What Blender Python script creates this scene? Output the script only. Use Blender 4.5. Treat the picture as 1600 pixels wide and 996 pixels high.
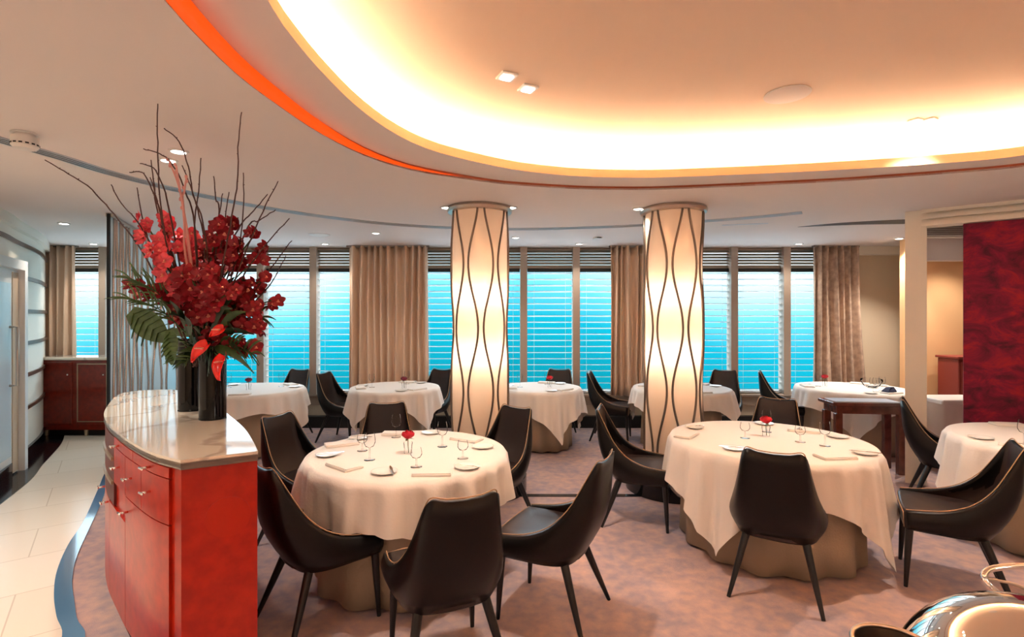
import bpy, bmesh, math, random
from mathutils import Vector, Matrix, noise
random.seed(7)
S = bpy.context.scene
for o in list(bpy.data.objects): bpy.data.objects.remove(o)

# ------------------------------------------------------------------ camera, world, exposure
EYE, FPX, HOR = 1.65, 800.0, 496.0
cd = bpy.data.cameras.new('camera'); cam = bpy.data.objects.new('camera', cd)
S.collection.objects.link(cam); S.camera = cam
cam.location = (0, 0, EYE); cam.rotation_euler = (math.radians(90), 0, 0)
cd.sensor_width = 36; cd.lens = 36 * FPX / 1600; cd.shift_y = -2 / 1600; cd.clip_start = 0.05
S.view_settings.view_transform = 'Standard'; S.view_settings.look = 'None'
S.view_settings.gamma = 1; S.view_settings.use_curve_mapping = False
S.view_settings.exposure = 1.45
CEIL, DOME, WALL_Y = 2.70, 3.0, 7.70

W = bpy.data.worlds.new('world'); S.world = W; W.use_nodes = True
nt = W.node_tree; nt.nodes.clear()
wo = nt.nodes.new('ShaderNodeOutputWorld'); bg = nt.nodes.new('ShaderNodeBackground')
tc = nt.nodes.new('ShaderNodeTexCoord'); sx = nt.nodes.new('ShaderNodeSeparateXYZ')
nz = nt.nodes.new('ShaderNodeTexNoise'); nz.inputs['Scale'].default_value = 2.2; nz.inputs['Detail'].default_value = 1
m1 = nt.nodes.new('ShaderNodeMath'); m1.operation = 'MULTIPLY_ADD'; m1.inputs[1].default_value = 0.22; m1.inputs[2].default_value = -0.11
m2 = nt.nodes.new('ShaderNodeMath'); m2.operation = 'ADD'
m3 = nt.nodes.new('ShaderNodeMath'); m3.operation = 'MULTIPLY_ADD'; m3.inputs[1].default_value = 1.0; m3.inputs[2].default_value = 0.3
cr = nt.nodes.new('ShaderNodeValToRGB')
nt.links.new(tc.outputs['Generated'], sx.inputs[0]); nt.links.new(tc.outputs['Generated'], nz.inputs[0])
nt.links.new(nz.outputs[0], m1.inputs[0]); nt.links.new(sx.outputs[2], m2.inputs[0]); nt.links.new(m1.outputs[0], m2.inputs[1])
ab = nt.nodes.new('ShaderNodeMath'); ab.operation = 'ABSOLUTE'; nt.links.new(sx.outputs[0], ab.inputs[0])
m4 = nt.nodes.new('ShaderNodeMath'); m4.operation = 'MULTIPLY_ADD'; m4.inputs[1].default_value = 0.13; nt.links.new(ab.outputs[0], m4.inputs[0]); nt.links.new(m2.outputs[0], m4.inputs[2])
nt.links.new(m4.outputs[0], m3.inputs[0]); nt.links.new(m3.outputs[0], cr.inputs[0])
nt.links.new(cr.outputs[0], bg.inputs[0]); nt.links.new(bg.outputs[0], wo.inputs[0])
e = cr.color_ramp.elements
e[0].position = 0.05; e[0].color = (0.0, 0.15, 0.19, 1)
e[1].position = 1.0; e[1].color = (3.6, 4.2, 4.8, 1)
for p, c in ((0.2, (0.002, 0.16, 0.21)), (0.29, (0.004, 0.24, 0.32)), (0.345, (0.08, 0.36, 0.44)), (0.41, (0.42, 0.58, 0.62)), (0.6, (2.2, 2.7, 3.0))):
    q = e.new(p); q.color = (*c, 1)
bg.inputs[1].default_value = 1.0

# ------------------------------------------------------------------ helpers
def at(x, y, D):
    """a point D metres into the room along the sight line of (x, y)"""
    return Vector(((x - 800) / FPX * D, D, EYE - (y - HOR) / FPX * D))
def lerp(a, b, t): return a + (b - a) * t
def catmull(P, n=6, closed=False):
    P = [Vector(p) for p in P]; out = []; N = len(P)
    for i in range(N if closed else N - 1):
        g = (lambda k: P[k % N]) if closed else (lambda k: P[max(0, min(N - 1, k))])
        a, b, c, d = g(i - 1), g(i), g(i + 1), g(i + 2)
        for k in range(n):
            t = k / n
            out.append(0.5 * ((2 * b) + (c - a) * t + (2 * a - 5 * b + 4 * c - d) * t * t + (3 * b - a - 3 * c + d) * t ** 3))
    if not closed: out.append(P[-1])
    return out
MATS = {}
def mat(name, col, rough=0.5, metal=0.0, noise_amt=0.0, scale=20, bump=0.0, bscale=200, emit=None, estr=0, spec=0.5, coat=0.0, col2=None, sheen=0, stretch=None, detail=3, trans=0):
    if name in MATS: return MATS[name]
    m = bpy.data.materials.new(name); m.use_nodes = True; t = m.node_tree; b = t.nodes['Principled BSDF']
    b.inputs['Base Color'].default_value = (*col, 1); b.inputs['Roughness'].default_value = rough
    b.inputs['Metallic'].default_value = metal; b.inputs['Specular IOR Level'].default_value = spec
    b.inputs['Coat Weight'].default_value = coat; b.inputs['Coat Roughness'].default_value = 0.06
    b.inputs['Sheen Weight'].default_value = sheen; b.inputs['Transmission Weight'].default_value = trans
    tcn = t.nodes.new('ShaderNodeTexCoord'); mp = t.nodes.new('ShaderNodeMapping')
    t.links.new(tcn.outputs['Object'], mp.inputs[0])
    if stretch: mp.inputs['Scale'].default_value = stretch
    if noise_amt or col2:
        n = t.nodes.new('ShaderNodeTexNoise'); n.inputs['Scale'].default_value = scale; n.inputs['Detail'].default_value = detail
        t.links.new(mp.outputs[0], n.inputs[0])
        r = t.nodes.new('ShaderNodeValToRGB'); r.color_ramp.elements[0].position = 0.35; r.color_ramp.elements[1].position = 0.65
        c2 = col2 or tuple(c * (1 + noise_amt) for c in col); c1 = col if col2 else tuple(c * (1 - noise_amt) for c in col)
        r.color_ramp.elements[0].color = (*c1, 1); r.color_ramp.elements[1].color = (*c2, 1)
        t.links.new(n.outputs[0], r.inputs[0]); t.links.new(r.outputs[0], b.inputs['Base Color'])
    if bump:
        n = t.nodes.new('ShaderNodeTexNoise'); n.inputs['Scale'].default_value = bscale; t.links.new(mp.outputs[0], n.inputs[0])
        bp = t.nodes.new('ShaderNodeBump'); bp.inputs['Strength'].default_value = bump; bp.inputs['Distance'].default_value = 0.01
        t.links.new(n.outputs[0], bp.inputs['Height']); t.links.new(bp.outputs[0], b.inputs['Normal'])
    if emit: b.inputs['Emission Color'].default_value = (*emit, 1); b.inputs['Emission Strength'].default_value = estr
    MATS[name] = m; return m
def clear_mat(name, tint=(1, 1, 1), gloss=0.12, rough=0.02):
    m = bpy.data.materials.new(name); m.use_nodes = True; t = m.node_tree; t.nodes.clear()
    o = t.nodes.new('ShaderNodeOutputMaterial'); tr = t.nodes.new('ShaderNodeBsdfTransparent'); tr.inputs[0].default_value = (*tint, 1)
    g = t.nodes.new('ShaderNodeBsdfGlossy'); g.inputs['Roughness'].default_value = rough
    lw = t.nodes.new('ShaderNodeLayerWeight'); lw.inputs[0].default_value = gloss
    mx = t.nodes.new('ShaderNodeMixShader'); t.links.new(lw.outputs['Fresnel'], mx.inputs[0])
    t.links.new(tr.outputs[0], mx.inputs[1]); t.links.new(g.outputs[0], mx.inputs[2]); t.links.new(mx.outputs[0], o.inputs[0])
    MATS[name] = m; return m
def translucent_mat(name, col, w=0.55):
    m = bpy.data.materials.new(name); m.use_nodes = True; t = m.node_tree; t.nodes.clear()
    o = t.nodes.new('ShaderNodeOutputMaterial'); a = t.nodes.new('ShaderNodeBsdfDiffuse'); b = t.nodes.new('ShaderNodeBsdfTranslucent')
    a.inputs[0].default_value = (*col, 1); b.inputs[0].default_value = (*col, 1)
    mx = t.nodes.new('ShaderNodeMixShader'); mx.inputs[0].default_value = w
    t.links.new(a.outputs[0], mx.inputs[1]); t.links.new(b.outputs[0], mx.inputs[2])
    g = t.nodes.new('ShaderNodeBsdfGlossy'); g.inputs['Roughness'].default_value = 0.12
    m2_ = t.nodes.new('ShaderNodeMixShader'); m2_.inputs[0].default_value = 0.08
    t.links.new(mx.outputs[0], m2_.inputs[1]); t.links.new(g.outputs[0], m2_.inputs[2]); t.links.new(m2_.outputs[0], o.inputs[0])
    MATS[name] = m; return m

class MB:
    def __init__(s): s.v = []; s.f = []
    def add(s, vs, fs):
        k = len(s.v); s.v += [tuple(v) for v in vs]; s.f += [tuple(i + k for i in f) for f in fs]; return s
    def box(s, x0, x1, y0, y1, z0, z1, c=0.0):
        if c <= 0:
            vs = [(x, y, z) for z in (z0, z1) for x, y in ((x0, y0), (x1, y0), (x1, y1), (x0, y1))]
            return s.add(vs, [(3, 2, 1, 0), (4, 5, 6, 7), (0, 1, 5, 4), (1, 2, 6, 5), (2, 3, 7, 6), (3, 0, 4, 7)])
        rect = lambda i, z: [(x0 + i + a[0], y0 + i + a[1], z) for a in ()] 
        def ring(i, z):
            return [(x0 + c + i, y0 + i, z), (x1 - c - i, y0 + i, z), (x1 - i, y0 + c + i, z), (x1 - i, y1 - c - i, z),
                    (x1 - c - i, y1 - i, z), (x0 + c + i, y1 - i, z), (x0 + i, y1 - c - i, z), (x0 + i, y0 + c + i, z)]
        return s.rings([ring(c * .7, z0), ring(0, z0 + c), ring(0, z1 - c), ring(c * .7, z1)])
    def rings(s, R, cap=True, closed=True):
        n = len(R[0]); k = len(s.v)
        for r in R: s.v += [tuple(p) for p in r]
        for i in range(len(R) - 1):
            for j in range(n if closed else n - 1):
                a = k + i * n + j; b = k + i * n + (j + 1) % n
                s.f.append((a, b, b + n, a + n))
        if cap and closed:
            s.f.append(tuple(k + j for j in reversed(range(n)))); s.f.append(tuple(k + (len(R) - 1) * n + j for j in range(n)))
        return s
    def prism(s, pts, z0, z1):
        return s.rings([[(p[0], p[1], z0) for p in pts], [(p[0], p[1], z1) for p in pts]])
    def lathe(s, prof, n=24, c=(0, 0), cap=True):
        R = [[(c[0] + r * math.cos(2 * math.pi * j / n), c[1] + r * math.sin(2 * math.pi * j / n), z) for j in range(n)] for r, z in prof]
        return s.rings(R, cap)
    def tube(s, path, r, n=8, cap=True, closed=False):
        P = [Vector(p) for p in path]; m = len(P); R = []
        up = Vector((0, 0, 1)); prev = None
        for i, p in enumerate(P):
            if closed: t = (P[(i + 1) % m] - P[i - 1])
            else: t = P[min(i + 1, m - 1)] - P[max(i - 1, 0)]
            t = t.normalized() if t.length > 1e-9 else Vector((0, 0, 1))
            if prev is None:
                a = up if abs(t.dot(up)) < 0.9 else Vector((1, 0, 0)); u = t.cross(a).normalized()
            else:
                u = (prev - t * prev.dot(t)); u = u.normalized() if u.length > 1e-6 else t.orthogonal().normalized()
            prev = u; w = t.cross(u); rr = r[i] if isinstance(r, (list, tuple)) else r
            R.append([p + (u * math.cos(2 * math.pi * j / n) + w * math.sin(2 * math.pi * j / n)) * rr for j in range(n)])
        if closed: R.append(R[0]); cap = False
        return s.rings(R, cap)
    def ball(s, c, r, n=12, m=8, sq=(1, 1, 1)):
        R = []
        for i in range(m + 1):
            a = math.pi * i / m; rr = max(math.sin(a), 0.01) * r
            R.append([(c[0] + sq[0] * rr * math.cos(2 * math.pi * j / n), c[1] + sq[1] * rr * math.sin(2 * math.pi * j / n), c[2] - sq[2] * r * math.cos(a)) for j in range(n)])
        return s.rings(R)
    def xf(s, M): s.v = [tuple(M @ Vector(v)) for v in s.v]; return s
    def build(s, name, m=None, parent=None, smooth=False, solid=0.0, subsurf=0, label=None, auto=None):
        me = bpy.data.meshes.new(name); me.from_pydata(s.v, [], s.f); me.validate()
        bm = bmesh.new(); bm.from_mesh(me); bmesh.ops.recalc_face_normals(bm, faces=bm.faces)
        if auto is not None:
            for ed in bm.edges:
                if len(ed.link_faces) == 2 and ed.calc_face_angle(0) > math.radians(auto): ed.smooth = False
        bm.to_mesh(me); bm.free()
        if smooth or auto is not None: me.polygons.foreach_set('use_smooth', [True] * len(me.polygons))
        o = bpy.data.objects.new(name, me); S.collection.objects.link(o)
        if m: me.materials.append(MATS[m] if isinstance(m, str) else m)
        if parent: o.parent = parent
        if solid: k = o.modifiers.new('solid', 'SOLIDIFY'); k.thickness = solid; k.offset = 0
        if subsurf: k = o.modifiers.new('sub', 'SUBSURF'); k.levels = subsurf; k.render_levels = subsurf
        if label: o['label'] = label
        return o
def tag(o, label=None, cat=None, group=None, kind=None):
    if label: o['label'] = label
    if cat: o['category'] = cat
    if group: o['group'] = group
    if kind: o['kind'] = kind
    return o
def empty(name, loc=(0, 0, 0), rz=0, label=None, cat=None, group=None, kind=None):
    o = bpy.data.objects.new(name, None); S.collection.objects.link(o); o.location = loc; o.rotation_euler = (0, 0, rz); o.empty_display_size = 0.1
    return tag(o, label, cat, group, kind)
def dup(root, loc=None, rz=None, label=None, group=None):
    def rec(o, par):
        c = o.copy(); S.collection.objects.link(c); c.parent = par
        for ch in [x for x in list(bpy.data.objects) if x.parent == o]: rec(ch, c)
        return c
    r = rec(root, None)
    if loc is not None: r.location = loc
    if rz is not None: r.rotation_euler = (0, 0, rz)
    if label: r['label'] = label
    if group: r['group'] = group
    return r
def struct(o, label=None): o['kind'] = 'structure'; return o
def spot(loc, power, col=(1, 0.88, 0.76), size=1.9, blend=0.8, rad=0.03, aim=(0, 0, -1), parent=None):
    l = bpy.data.lights.new('spot', 'SPOT'); l.energy = power; l.color = col; l.spot_size = size; l.spot_blend = blend; l.shadow_soft_size = rad
    o = bpy.data.objects.new('lamp_beam', l); S.collection.objects.link(o); o.location = loc
    o.rotation_euler = Vector(aim).to_track_quat('-Z', 'Y').to_euler()
    if parent: o.parent = parent
    return o

# ------------------------------------------------------------------ materials
mat('ceiling_paint', (0.76, 0.69, 0.65), 0.8)
mat('dome_paint', (0.84, 0.66, 0.51), 0.8)
mat('lip_paint', (0.85, 0.55, 0.32), 0.7)
mat('orange_band', (0.42, 0.11, 0.05), 0.6)
mat('cream_paint', (0.86, 0.80, 0.69), 0.6)
mat('white_paint', (0.80, 0.80, 0.78), 0.45)
mat('beige_wall', (0.72, 0.60, 0.44), 0.7)
mat('tan_wall', (0.40, 0.31, 0.23), 0.6)
mat('orange_wall', (0.92, 0.56, 0.28), 0.7)
mat('walnut', (0.10, 0.045, 0.025), 0.35, noise_amt=0.3, scale=8, stretch=(1, 1, 12))
mat('mullion', (0.42, 0.33, 0.26), 0.45)
mat('louvre', (0.40, 0.32, 0.26), 0.7, spec=0.2)
mat('black_gloss', (0.006, 0.006, 0.008), 0.12)
mat('black_recess', (0.008, 0.007, 0.007), 0.6)
mat('slat', (0.88, 0.92, 0.95), 0.45)
mat('curtain', (0.80, 0.58, 0.42), 0.85)
mat('curtain_pattern', (0.58, 0.42, 0.31), 0.85, col2=(0.40, 0.28, 0.21), scale=14)
mat('leather', (0.005, 0.004, 0.004), 0.32, bump=0.08, bscale=400, spec=0.28)
mat('seat_leather', (0.026, 0.015, 0.013), 0.38, bump=0.08, bscale=400)
mat('piping', (0.45, 0.28, 0.16), 0.6)
mat('leg_black', (0.010, 0.009, 0.010), 0.3)
mat('linen', (0.82, 0.76, 0.70), 0.85, bump=0.15, bscale=60)
mat('underskirt', (0.40, 0.31, 0.22), 0.9, bump=0.2, bscale=80)
mat('china', (0.88, 0.84, 0.78), 0.2)
mat('silver', (0.8, 0.8, 0.8), 0.12, metal=1)
mat('chrome', (0.9, 0.88, 0.86), 0.05, metal=1)
mat('brushed', (0.55, 0.48, 0.42), 0.28, metal=1)
mat('rod_metal', (0.22, 0.17, 0.14), 0.3, metal=0.9)
mat('red_rose', (0.55, 0.0, 0.015), 0.6)
mat('dark_rose', (0.20, 0.0, 0.02), 0.6)
mat('green_stem', (0.03, 0.09, 0.02), 0.6)
mat('burl', (0.50, 0.020, 0.004), 0.28, col2=(0.36, 0.012, 0.003), scale=16, detail=8, coat=0.15, spec=0.3)
mat('burl_dark', (0.22, 0.016, 0.006), 0.3, col2=(0.14, 0.010, 0.004), scale=16, detail=8, coat=0.4)
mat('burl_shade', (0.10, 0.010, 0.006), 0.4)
mat('gold_edge', (0.45, 0.36, 0.24), 0.3, metal=0.7)
mat('edge_grey', (0.20, 0.16, 0.13), 0.25, metal=0.5)
mat('vase_glass', (0.002, 0.002, 0.003), 0.04, spec=0.35)
mat('orchid_red', (0.30, 0.003, 0.014), 0.5, noise_amt=0.25, scale=30)
mat('orchid_pink', (0.80, 0.09, 0.12), 0.5, noise_amt=0.25, scale=30)
mat('orchid_lip', (0.9, 0.35, 0.25), 0.5)
mat('anthurium', (0.85, 0.012, 0.008), 0.18, coat=0.6)
mat('leaf_dark', (0.018, 0.05, 0.016), 0.4, noise_amt=0.3)
mat('leaf_mid', (0.07, 0.125, 0.035), 0.4, noise_amt=0.3)
mat('twig', (0.09, 0.035, 0.03), 0.7)
mat('twig_pink', (0.75, 0.35, 0.32), 0.7)
mat('dark_wood', (0.12, 0.035, 0.022), 0.25, noise_amt=0.3, scale=10, stretch=(1, 10, 1), coat=0.3)
mat('red_brown', (0.22, 0.03, 0.02), 0.4)
mat('plastic_white', (0.75, 0.72, 0.68), 0.5)
mat('track_metal', (0.28, 0.24, 0.22), 0.4, metal=0.4)
mat('led_orange', (0.25, 0.01, 0.0), 0.6, emit=(1.0, 0.075, 0.001), estr=0.42)
mat('led_warm', (1, 1, 1), 0.5, emit=(1.0, 0.76, 0.52), estr=30)
mat('lamp_warm', (1, 1, 1), 0.5, emit=(1.0, 0.83, 0.67), estr=15)
mat('globe_white', (1, 1, 1), 0.5, emit=(1.0, 0.90, 0.80), estr=7)
mat('lens_white', (1, 1, 1), 0.5, emit=(1.0, 0.94, 0.86), estr=6)
clear_mat('window_glass', (0.93, 0.98, 1.0), 0.06)
clear_mat('glass', (0.985, 0.985, 0.985), 0.10, 0.05)
translucent_mat('column_shade', (0.90, 0.74, 0.60), 0.5)
translucent_mat('screen_glass', (0.80, 0.93, 1.0), 0.75)
t_ = MATS['screen_glass'].node_tree; o_ = t_.nodes['Material Output']; src_ = o_.inputs[0].links[0].from_socket
x_ = t_.nodes.new('ShaderNodeMixShader'); x_.inputs[0].default_value = 0.40; tr_ = t_.nodes.new('ShaderNodeBsdfTransparent')
t_.links.new(src_, x_.inputs[1]); t_.links.new(tr_.outputs[0], x_.inputs[2]); t_.links.new(x_.outputs[0], o_.inputs[0])

def marble():
    m = mat('marble', (0.78, 0.70, 0.60), 0.06, coat=0.6); t = m.node_tree; b = t.nodes['Principled BSDF']
    tcn = t.nodes.new('ShaderNodeTexCoord'); w = t.nodes.new('ShaderNodeTexWave'); w.inputs['Scale'].default_value = 0.8
    w.inputs['Distortion'].default_value = 9; w.inputs['Detail'].default_value = 4; w.inputs['Detail Scale'].default_value = 2.0
    r = t.nodes.new('ShaderNodeValToRGB'); r.color_ramp.elements[0].position = 0.0; r.color_ramp.elements[0].color = (0.60, 0.50, 0.40, 1)
    r.color_ramp.elements[1].position = 0.10; r.color_ramp.elements[1].color = (0.84, 0.74, 0.60, 1)
    t.links.new(tcn.outputs['Object'], w.inputs[0]); t.links.new(w.outputs[0], r.inputs[0]); t.links.new(r.outputs[0], b.inputs['Base Color'])
marble()
def tiles():
    m = mat('floor_tile', (0.72, 0.62, 0.50), 0.22); t = m.node_tree; b = t.nodes['Principled BSDF']
    tcn = t.nodes.new('ShaderNodeTexCoord'); mp = t.nodes.new('ShaderNodeMapping'); mp.inputs['Rotation'].default_value = (0, 0, math.radians(-38))
    br = t.nodes.new('ShaderNodeTexBrick'); br.inputs['Color1'].default_value = (0.88, 0.79, 0.66, 1); br.inputs['Color2'].default_value = (0.84, 0.74, 0.60, 1)
    br.inputs['Mortar'].default_value = (0.66, 0.56, 0.44, 1); br.inputs['Scale'].default_value = 1.0; br.inputs['Mortar Size'].default_value = 0.004
    br.inputs['Brick Width'].default_value = 0.9; br.inputs['Row Height'].default_value = 0.6
    t.links.new(tcn.outputs['Object'], mp.inputs[0]); t.links.new(mp.outputs[0], br.inputs[0]); t.links.new(br.outputs[0], b.inputs['Base Color'])
tiles()
def carpet():
    m = mat('carpet', (0.4, 0.3, 0.3), 0.95, bump=0.4, bscale=250, spec=0.1); t = m.node_tree; b = t.nodes['Principled BSDF']
    tcn = t.nodes.new('ShaderNodeTexCoord')
    n1 = t.nodes.new('ShaderNodeTexNoise'); n1.inputs['Scale'].default_value = 1.6; n1.inputs['Detail'].default_value = 2; n1.inputs['Distortion'].default_value = 1.5
    n2 = t.nodes.new('ShaderNodeTexNoise'); n2.inputs['Scale'].default_value = 14; n2.inputs['Detail'].default_value = 6
    a = t.nodes.new('ShaderNodeMath'); a.operation = 'MULTIPLY_ADD'; a.inputs[1].default_value = 0.45
    t.links.new(tcn.outputs['Object'], n1.inputs[0]); t.links.new(tcn.outputs['Object'], n2.inputs[0])
    a2 = t.nodes.new('ShaderNodeMath'); a2.operation = 'MULTIPLY'; a2.inputs[1].default_value = 0.55
    t.links.new(n2.outputs[0], a2.inputs[0]); t.links.new(n1.outputs[0], a.inputs[0]); t.links.new(a2.outputs[0], a.inputs[2])
    r = t.nodes.new('ShaderNodeValToRGB'); r.color_ramp.elements[0].position = 0.38; r.color_ramp.elements[0].color = (0.38, 0.31, 0.34, 1)
    r.color_ramp.elements[1].position = 0.62; r.color_ramp.elements[1].color = (0.62, 0.42, 0.36, 1)
    t.links.new(a.outputs[0], r.inputs[0]); t.links.new(r.outputs[0], b.inputs['Base Color'])
carpet()
def art():
    m = mat('red_fabric', (0.2, 0.01, 0.02), 0.75); t = m.node_tree; b = t.nodes['Principled BSDF']
    tcn = t.nodes.new('ShaderNodeTexCoord'); mp = t.nodes.new('ShaderNodeMapping'); mp.inputs['Scale'].default_value = (1.3, 1.3, 2.0)
    n = t.nodes.new('ShaderNodeTexNoise'); n.inputs['Scale'].default_value = 3.4; n.inputs['Detail'].default_value = 12; n.inputs['Roughness'].default_value = 0.68; n.inputs['Distortion'].default_value = 0.7
    r = t.nodes.new('ShaderNodeValToRGB'); el = r.color_ramp.elements
    el[0].position = 0.34; el[0].color = (0.055, 0.004, 0.018, 1); el[1].position = 0.70; el[1].color = (0.50, 0.015, 0.025, 1)
    q = el.new(0.52); q.color = (0.24, 0.004, 0.040, 1)
    t.links.new(tcn.outputs['Object'], mp.inputs[0]); t.links.new(mp.outputs[0], n.inputs[0]); t.links.new(n.outputs[0], r.inputs[0]); t.links.new(r.outputs[0], b.inputs['Base Color'])
art()

# ------------------------------------------------------------------ setting: floor
b = MB(); b.box(-8, 8, -3.5, 8.1, -0.1, 0.0); struct(b.build('floor', 'carpet'))
strip_out = catmull([(-1.95, 1.2, 0), (-2.02, 1.9, 0), (-2.14, 2.35, 0), (-2.32, 2.64, 0), (-2.50, 2.81, 0), (-2.72, 3.04, 0), (-2.95, 3.32, 0), (-3.20, 3.69, 0), (-3.46, 4.14, 0), (-3.94, 4.87, 0), (-4.35, 5.5, 0), (-4.68, 6.2, 0), (-4.75, 7.0, 0), (-4.75, 7.6, 0)], 5)
strip_in = catmull([(-1.83, 1.2, 0), (-1.9, 1.9, 0), (-2.02, 2.35, 0), (-2.2, 2.64, 0), (-2.36, 2.78, 0), (-2.53, 2.96, 0), (-2.74, 3.19, 0), (-2.97, 3.49, 0), (-3.21, 3.86, 0), (-3.68, 4.6, 0), (-4.15, 5.3, 0), (-4.52, 6.15, 0), (-4.62, 7.0, 0), (-4.62, 7.6, 0)], 5)
b = MB(); poly = [(-1.9, -3.5), ] + [(p.x, p.y) for p in strip_out] + [(-8, 7.6), (-8, -3.5)]
b.prism(poly, 0.001, 0.006); struct(b.build('floor_tiled', 'floor_tile'))
b = MB(); b.rings([[(p.x, p.y, 0.0), (p.x, p.y, 0.009), (q.x, q.y, 0.009), (q.x, q.y, 0.0)] for p, q in zip(strip_out, strip_in)])
mat('stone_reflect_blue', (0.07, 0.20, 0.36), 0.10, coat=0.5)  # dark stone with the window's blue reflection put into its colour
struct(b.build('trim_1', 'stone_reflect_blue'))
b = MB(); b.box(-0.1, 1.2, 4.70, 4.76, 0, 0.006); struct(b.build('trim_2', 'black_gloss'))

# left wall: curved, battened
LW = catmull([(-3.6, -1.0, 0), (-3.75, 1.2, 0), (-4.1, 3.1, 0), (-4.9, 4.8, 0), (-5.42, 5.6, 0), (-5.98, 6.45, 0), (-6.45, 7.05, 0), (-7.0, 7.7, 0)], 8)
def offset_path(P, d):
    out = []
    for i, p in enumerate(P):
        t = (P[min(i + 1, len(P) - 1)] - P[max(i - 1, 0)]).normalized(); out.append(p + Vector((t.y, -t.x, 0)) * d)
    return out
def wall_band(P, d0, d1, z0, z1):
    A, B = offset_path(P, d0), offset_path(P, d1)
    return MB().rings([[(a.x, a.y, z0), (b_.x, b_.y, z0), (b_.x, b_.y, z1), (a.x, a.y, z1)] for a, b_ in zip(A, B)])
struct(wall_band(LW, -0.15, 0, 0, 2.72).build('wall_left', 'cream_paint', smooth=False, auto=40))
iD = [i for i, p in enumerate(LW) if p.y > 5.58]
PB = [LW[i] for i in iD]
for k, z in enumerate((2.47, 2.10, 1.72, 1.35, 0.98, 0.60)):
    struct(wall_band(PB if z < 2.4 else LW, 0, 0.02, z - 0.022, z + 0.022).build('trim_%d' % (3 + k), 'walnut', auto=40))
struct(wall_band(LW, 0, 0.05, 2.60, 2.70).build('trim_9', 'cream_paint', auto=40))
struct(wall_band(LW, 0, 0.03, 0.0, 0.14).build('baseboard_left', 'black_gloss', auto=40))
struct(wall_band(LW, 0.0, 0.22, 0.003, 0.012).build('trim_10', 'black_gloss', auto=40))
# glazed door in the left wall
p0, p1 = Vector((-4.55, 4.05, 0)), Vector((-5.36, 5.50, 0)); dv = (p1 - p0).normalized(); nn = Vector((dv.y, -dv.x, 0))
def door_box(a0, a1, n0, n1, z0, z1): 
    q = [p0 + dv * a0 + nn * n0, p0 + dv * a1 + nn * n0, p0 + dv * a1 + nn * n1, p0 + dv * a0 + nn * n1]
    return MB().prism(q, z0, z1)
L = (p1 - p0).length
dr = empty('door_1'); dr['kind'] = 'structure'
f = door_box(0, 0.09, 0.0, 0.12, 0, 2.15); f.add(*[(g.v, g.f) for g in [door_box(L - 0.09, L, 0.0, 0.12, 0, 2.15)]][0]); g = door_box(0, L, 0, 0.12, 2.15, 2.25); f.add(g.v, g.f)
f.build('door_frame', 'white_paint', dr)
mat('door_pale', (0.62, 0.76, 0.84), 0.25); mat('door_tan', (0.62, 0.46, 0.32), 0.4)
l = door_box(0.09, L - 0.09, 0.02, 0.06, 0.02, 2.15).build('door_leaf', 'white_paint', dr)
door_box(0.2, L - 0.32, 0.061, 0.07, 0.22, 2.0).build('pane', 'door_pale', l)
door_box(L - 0.26, L - 0.10, 0.061, 0.068, 0.03, 2.12).build('door_stile', 'door_tan', l)
hp = p0 + dv * (L - 0.36) + nn * 0.13
MB().tube([hp - nn * .06 + Vector((0, 0, 0.95)), hp + Vector((0, 0, 0.95)), hp + Vector((0, 0, 1.55)), hp - nn * .06 + Vector((0, 0, 1.55))], 0.014).build('door_handle', 'brushed', l, smooth=True)

# rear, right and hidden walls
b = MB(); b.box(-8, 8, -3.6, -3.5, 0, 3.3); struct(b.build('wall_rear', 'beige_wall'))
b = MB(); b.box(7.9, 8, -3.5, 8, 0, 3.3); struct(b.build('wall_right', 'beige_wall'))
b = MB(); b.box(-8, -7.9, -3.5, 8, 0, 3.3); struct(b.build('wall_left_outer', 'cream_paint'))
# window wall
PITCH = 0.787; MX = [-3.76 + PITCH * k for k in range(-4, 12)]
XL, XR = -7.3, 5.0
b = MB(); b.box(XL - .7, XR, WALL_Y - 0.02, WALL_Y + 0.3, 0.33, 0.47); struct(b.build('wall_far', 'tan_wall'))
b = MB(); b.box(XL - .7, XR, WALL_Y + 0.02, WALL_Y + 0.3, 0.17, 0.33); struct(b.build('trim_11', 'beige_wall'))
b = MB(); b.box(XL - .7, XR, WALL_Y - 0.08, WALL_Y + 0.3, 0.0, 0.17); struct(b.build('baseboard_far', 'black_recess'))
b = MB(); b.box(XL - .7, XR, WALL_Y - 0.06, WALL_Y + 0.16, 0.465, 0.50, 0.008); struct(b.build('trim_12', 'mullion'))
b = MB(); b.box(XR, 8, WALL_Y, WALL_Y + .2, 0, 3.2); b.box(XL - .7, XL + 0.2, WALL_Y, WALL_Y + .2, 0.33, 3.2); struct(b.build('wall_far_right', 'beige_wall'))
b = MB(); b.box(XL - .7, XR + .1, WALL_Y + .1, WALL_Y + .3, 2.66, 3.3); struct(b.build('wall_far_head', 'louvre'))
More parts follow.
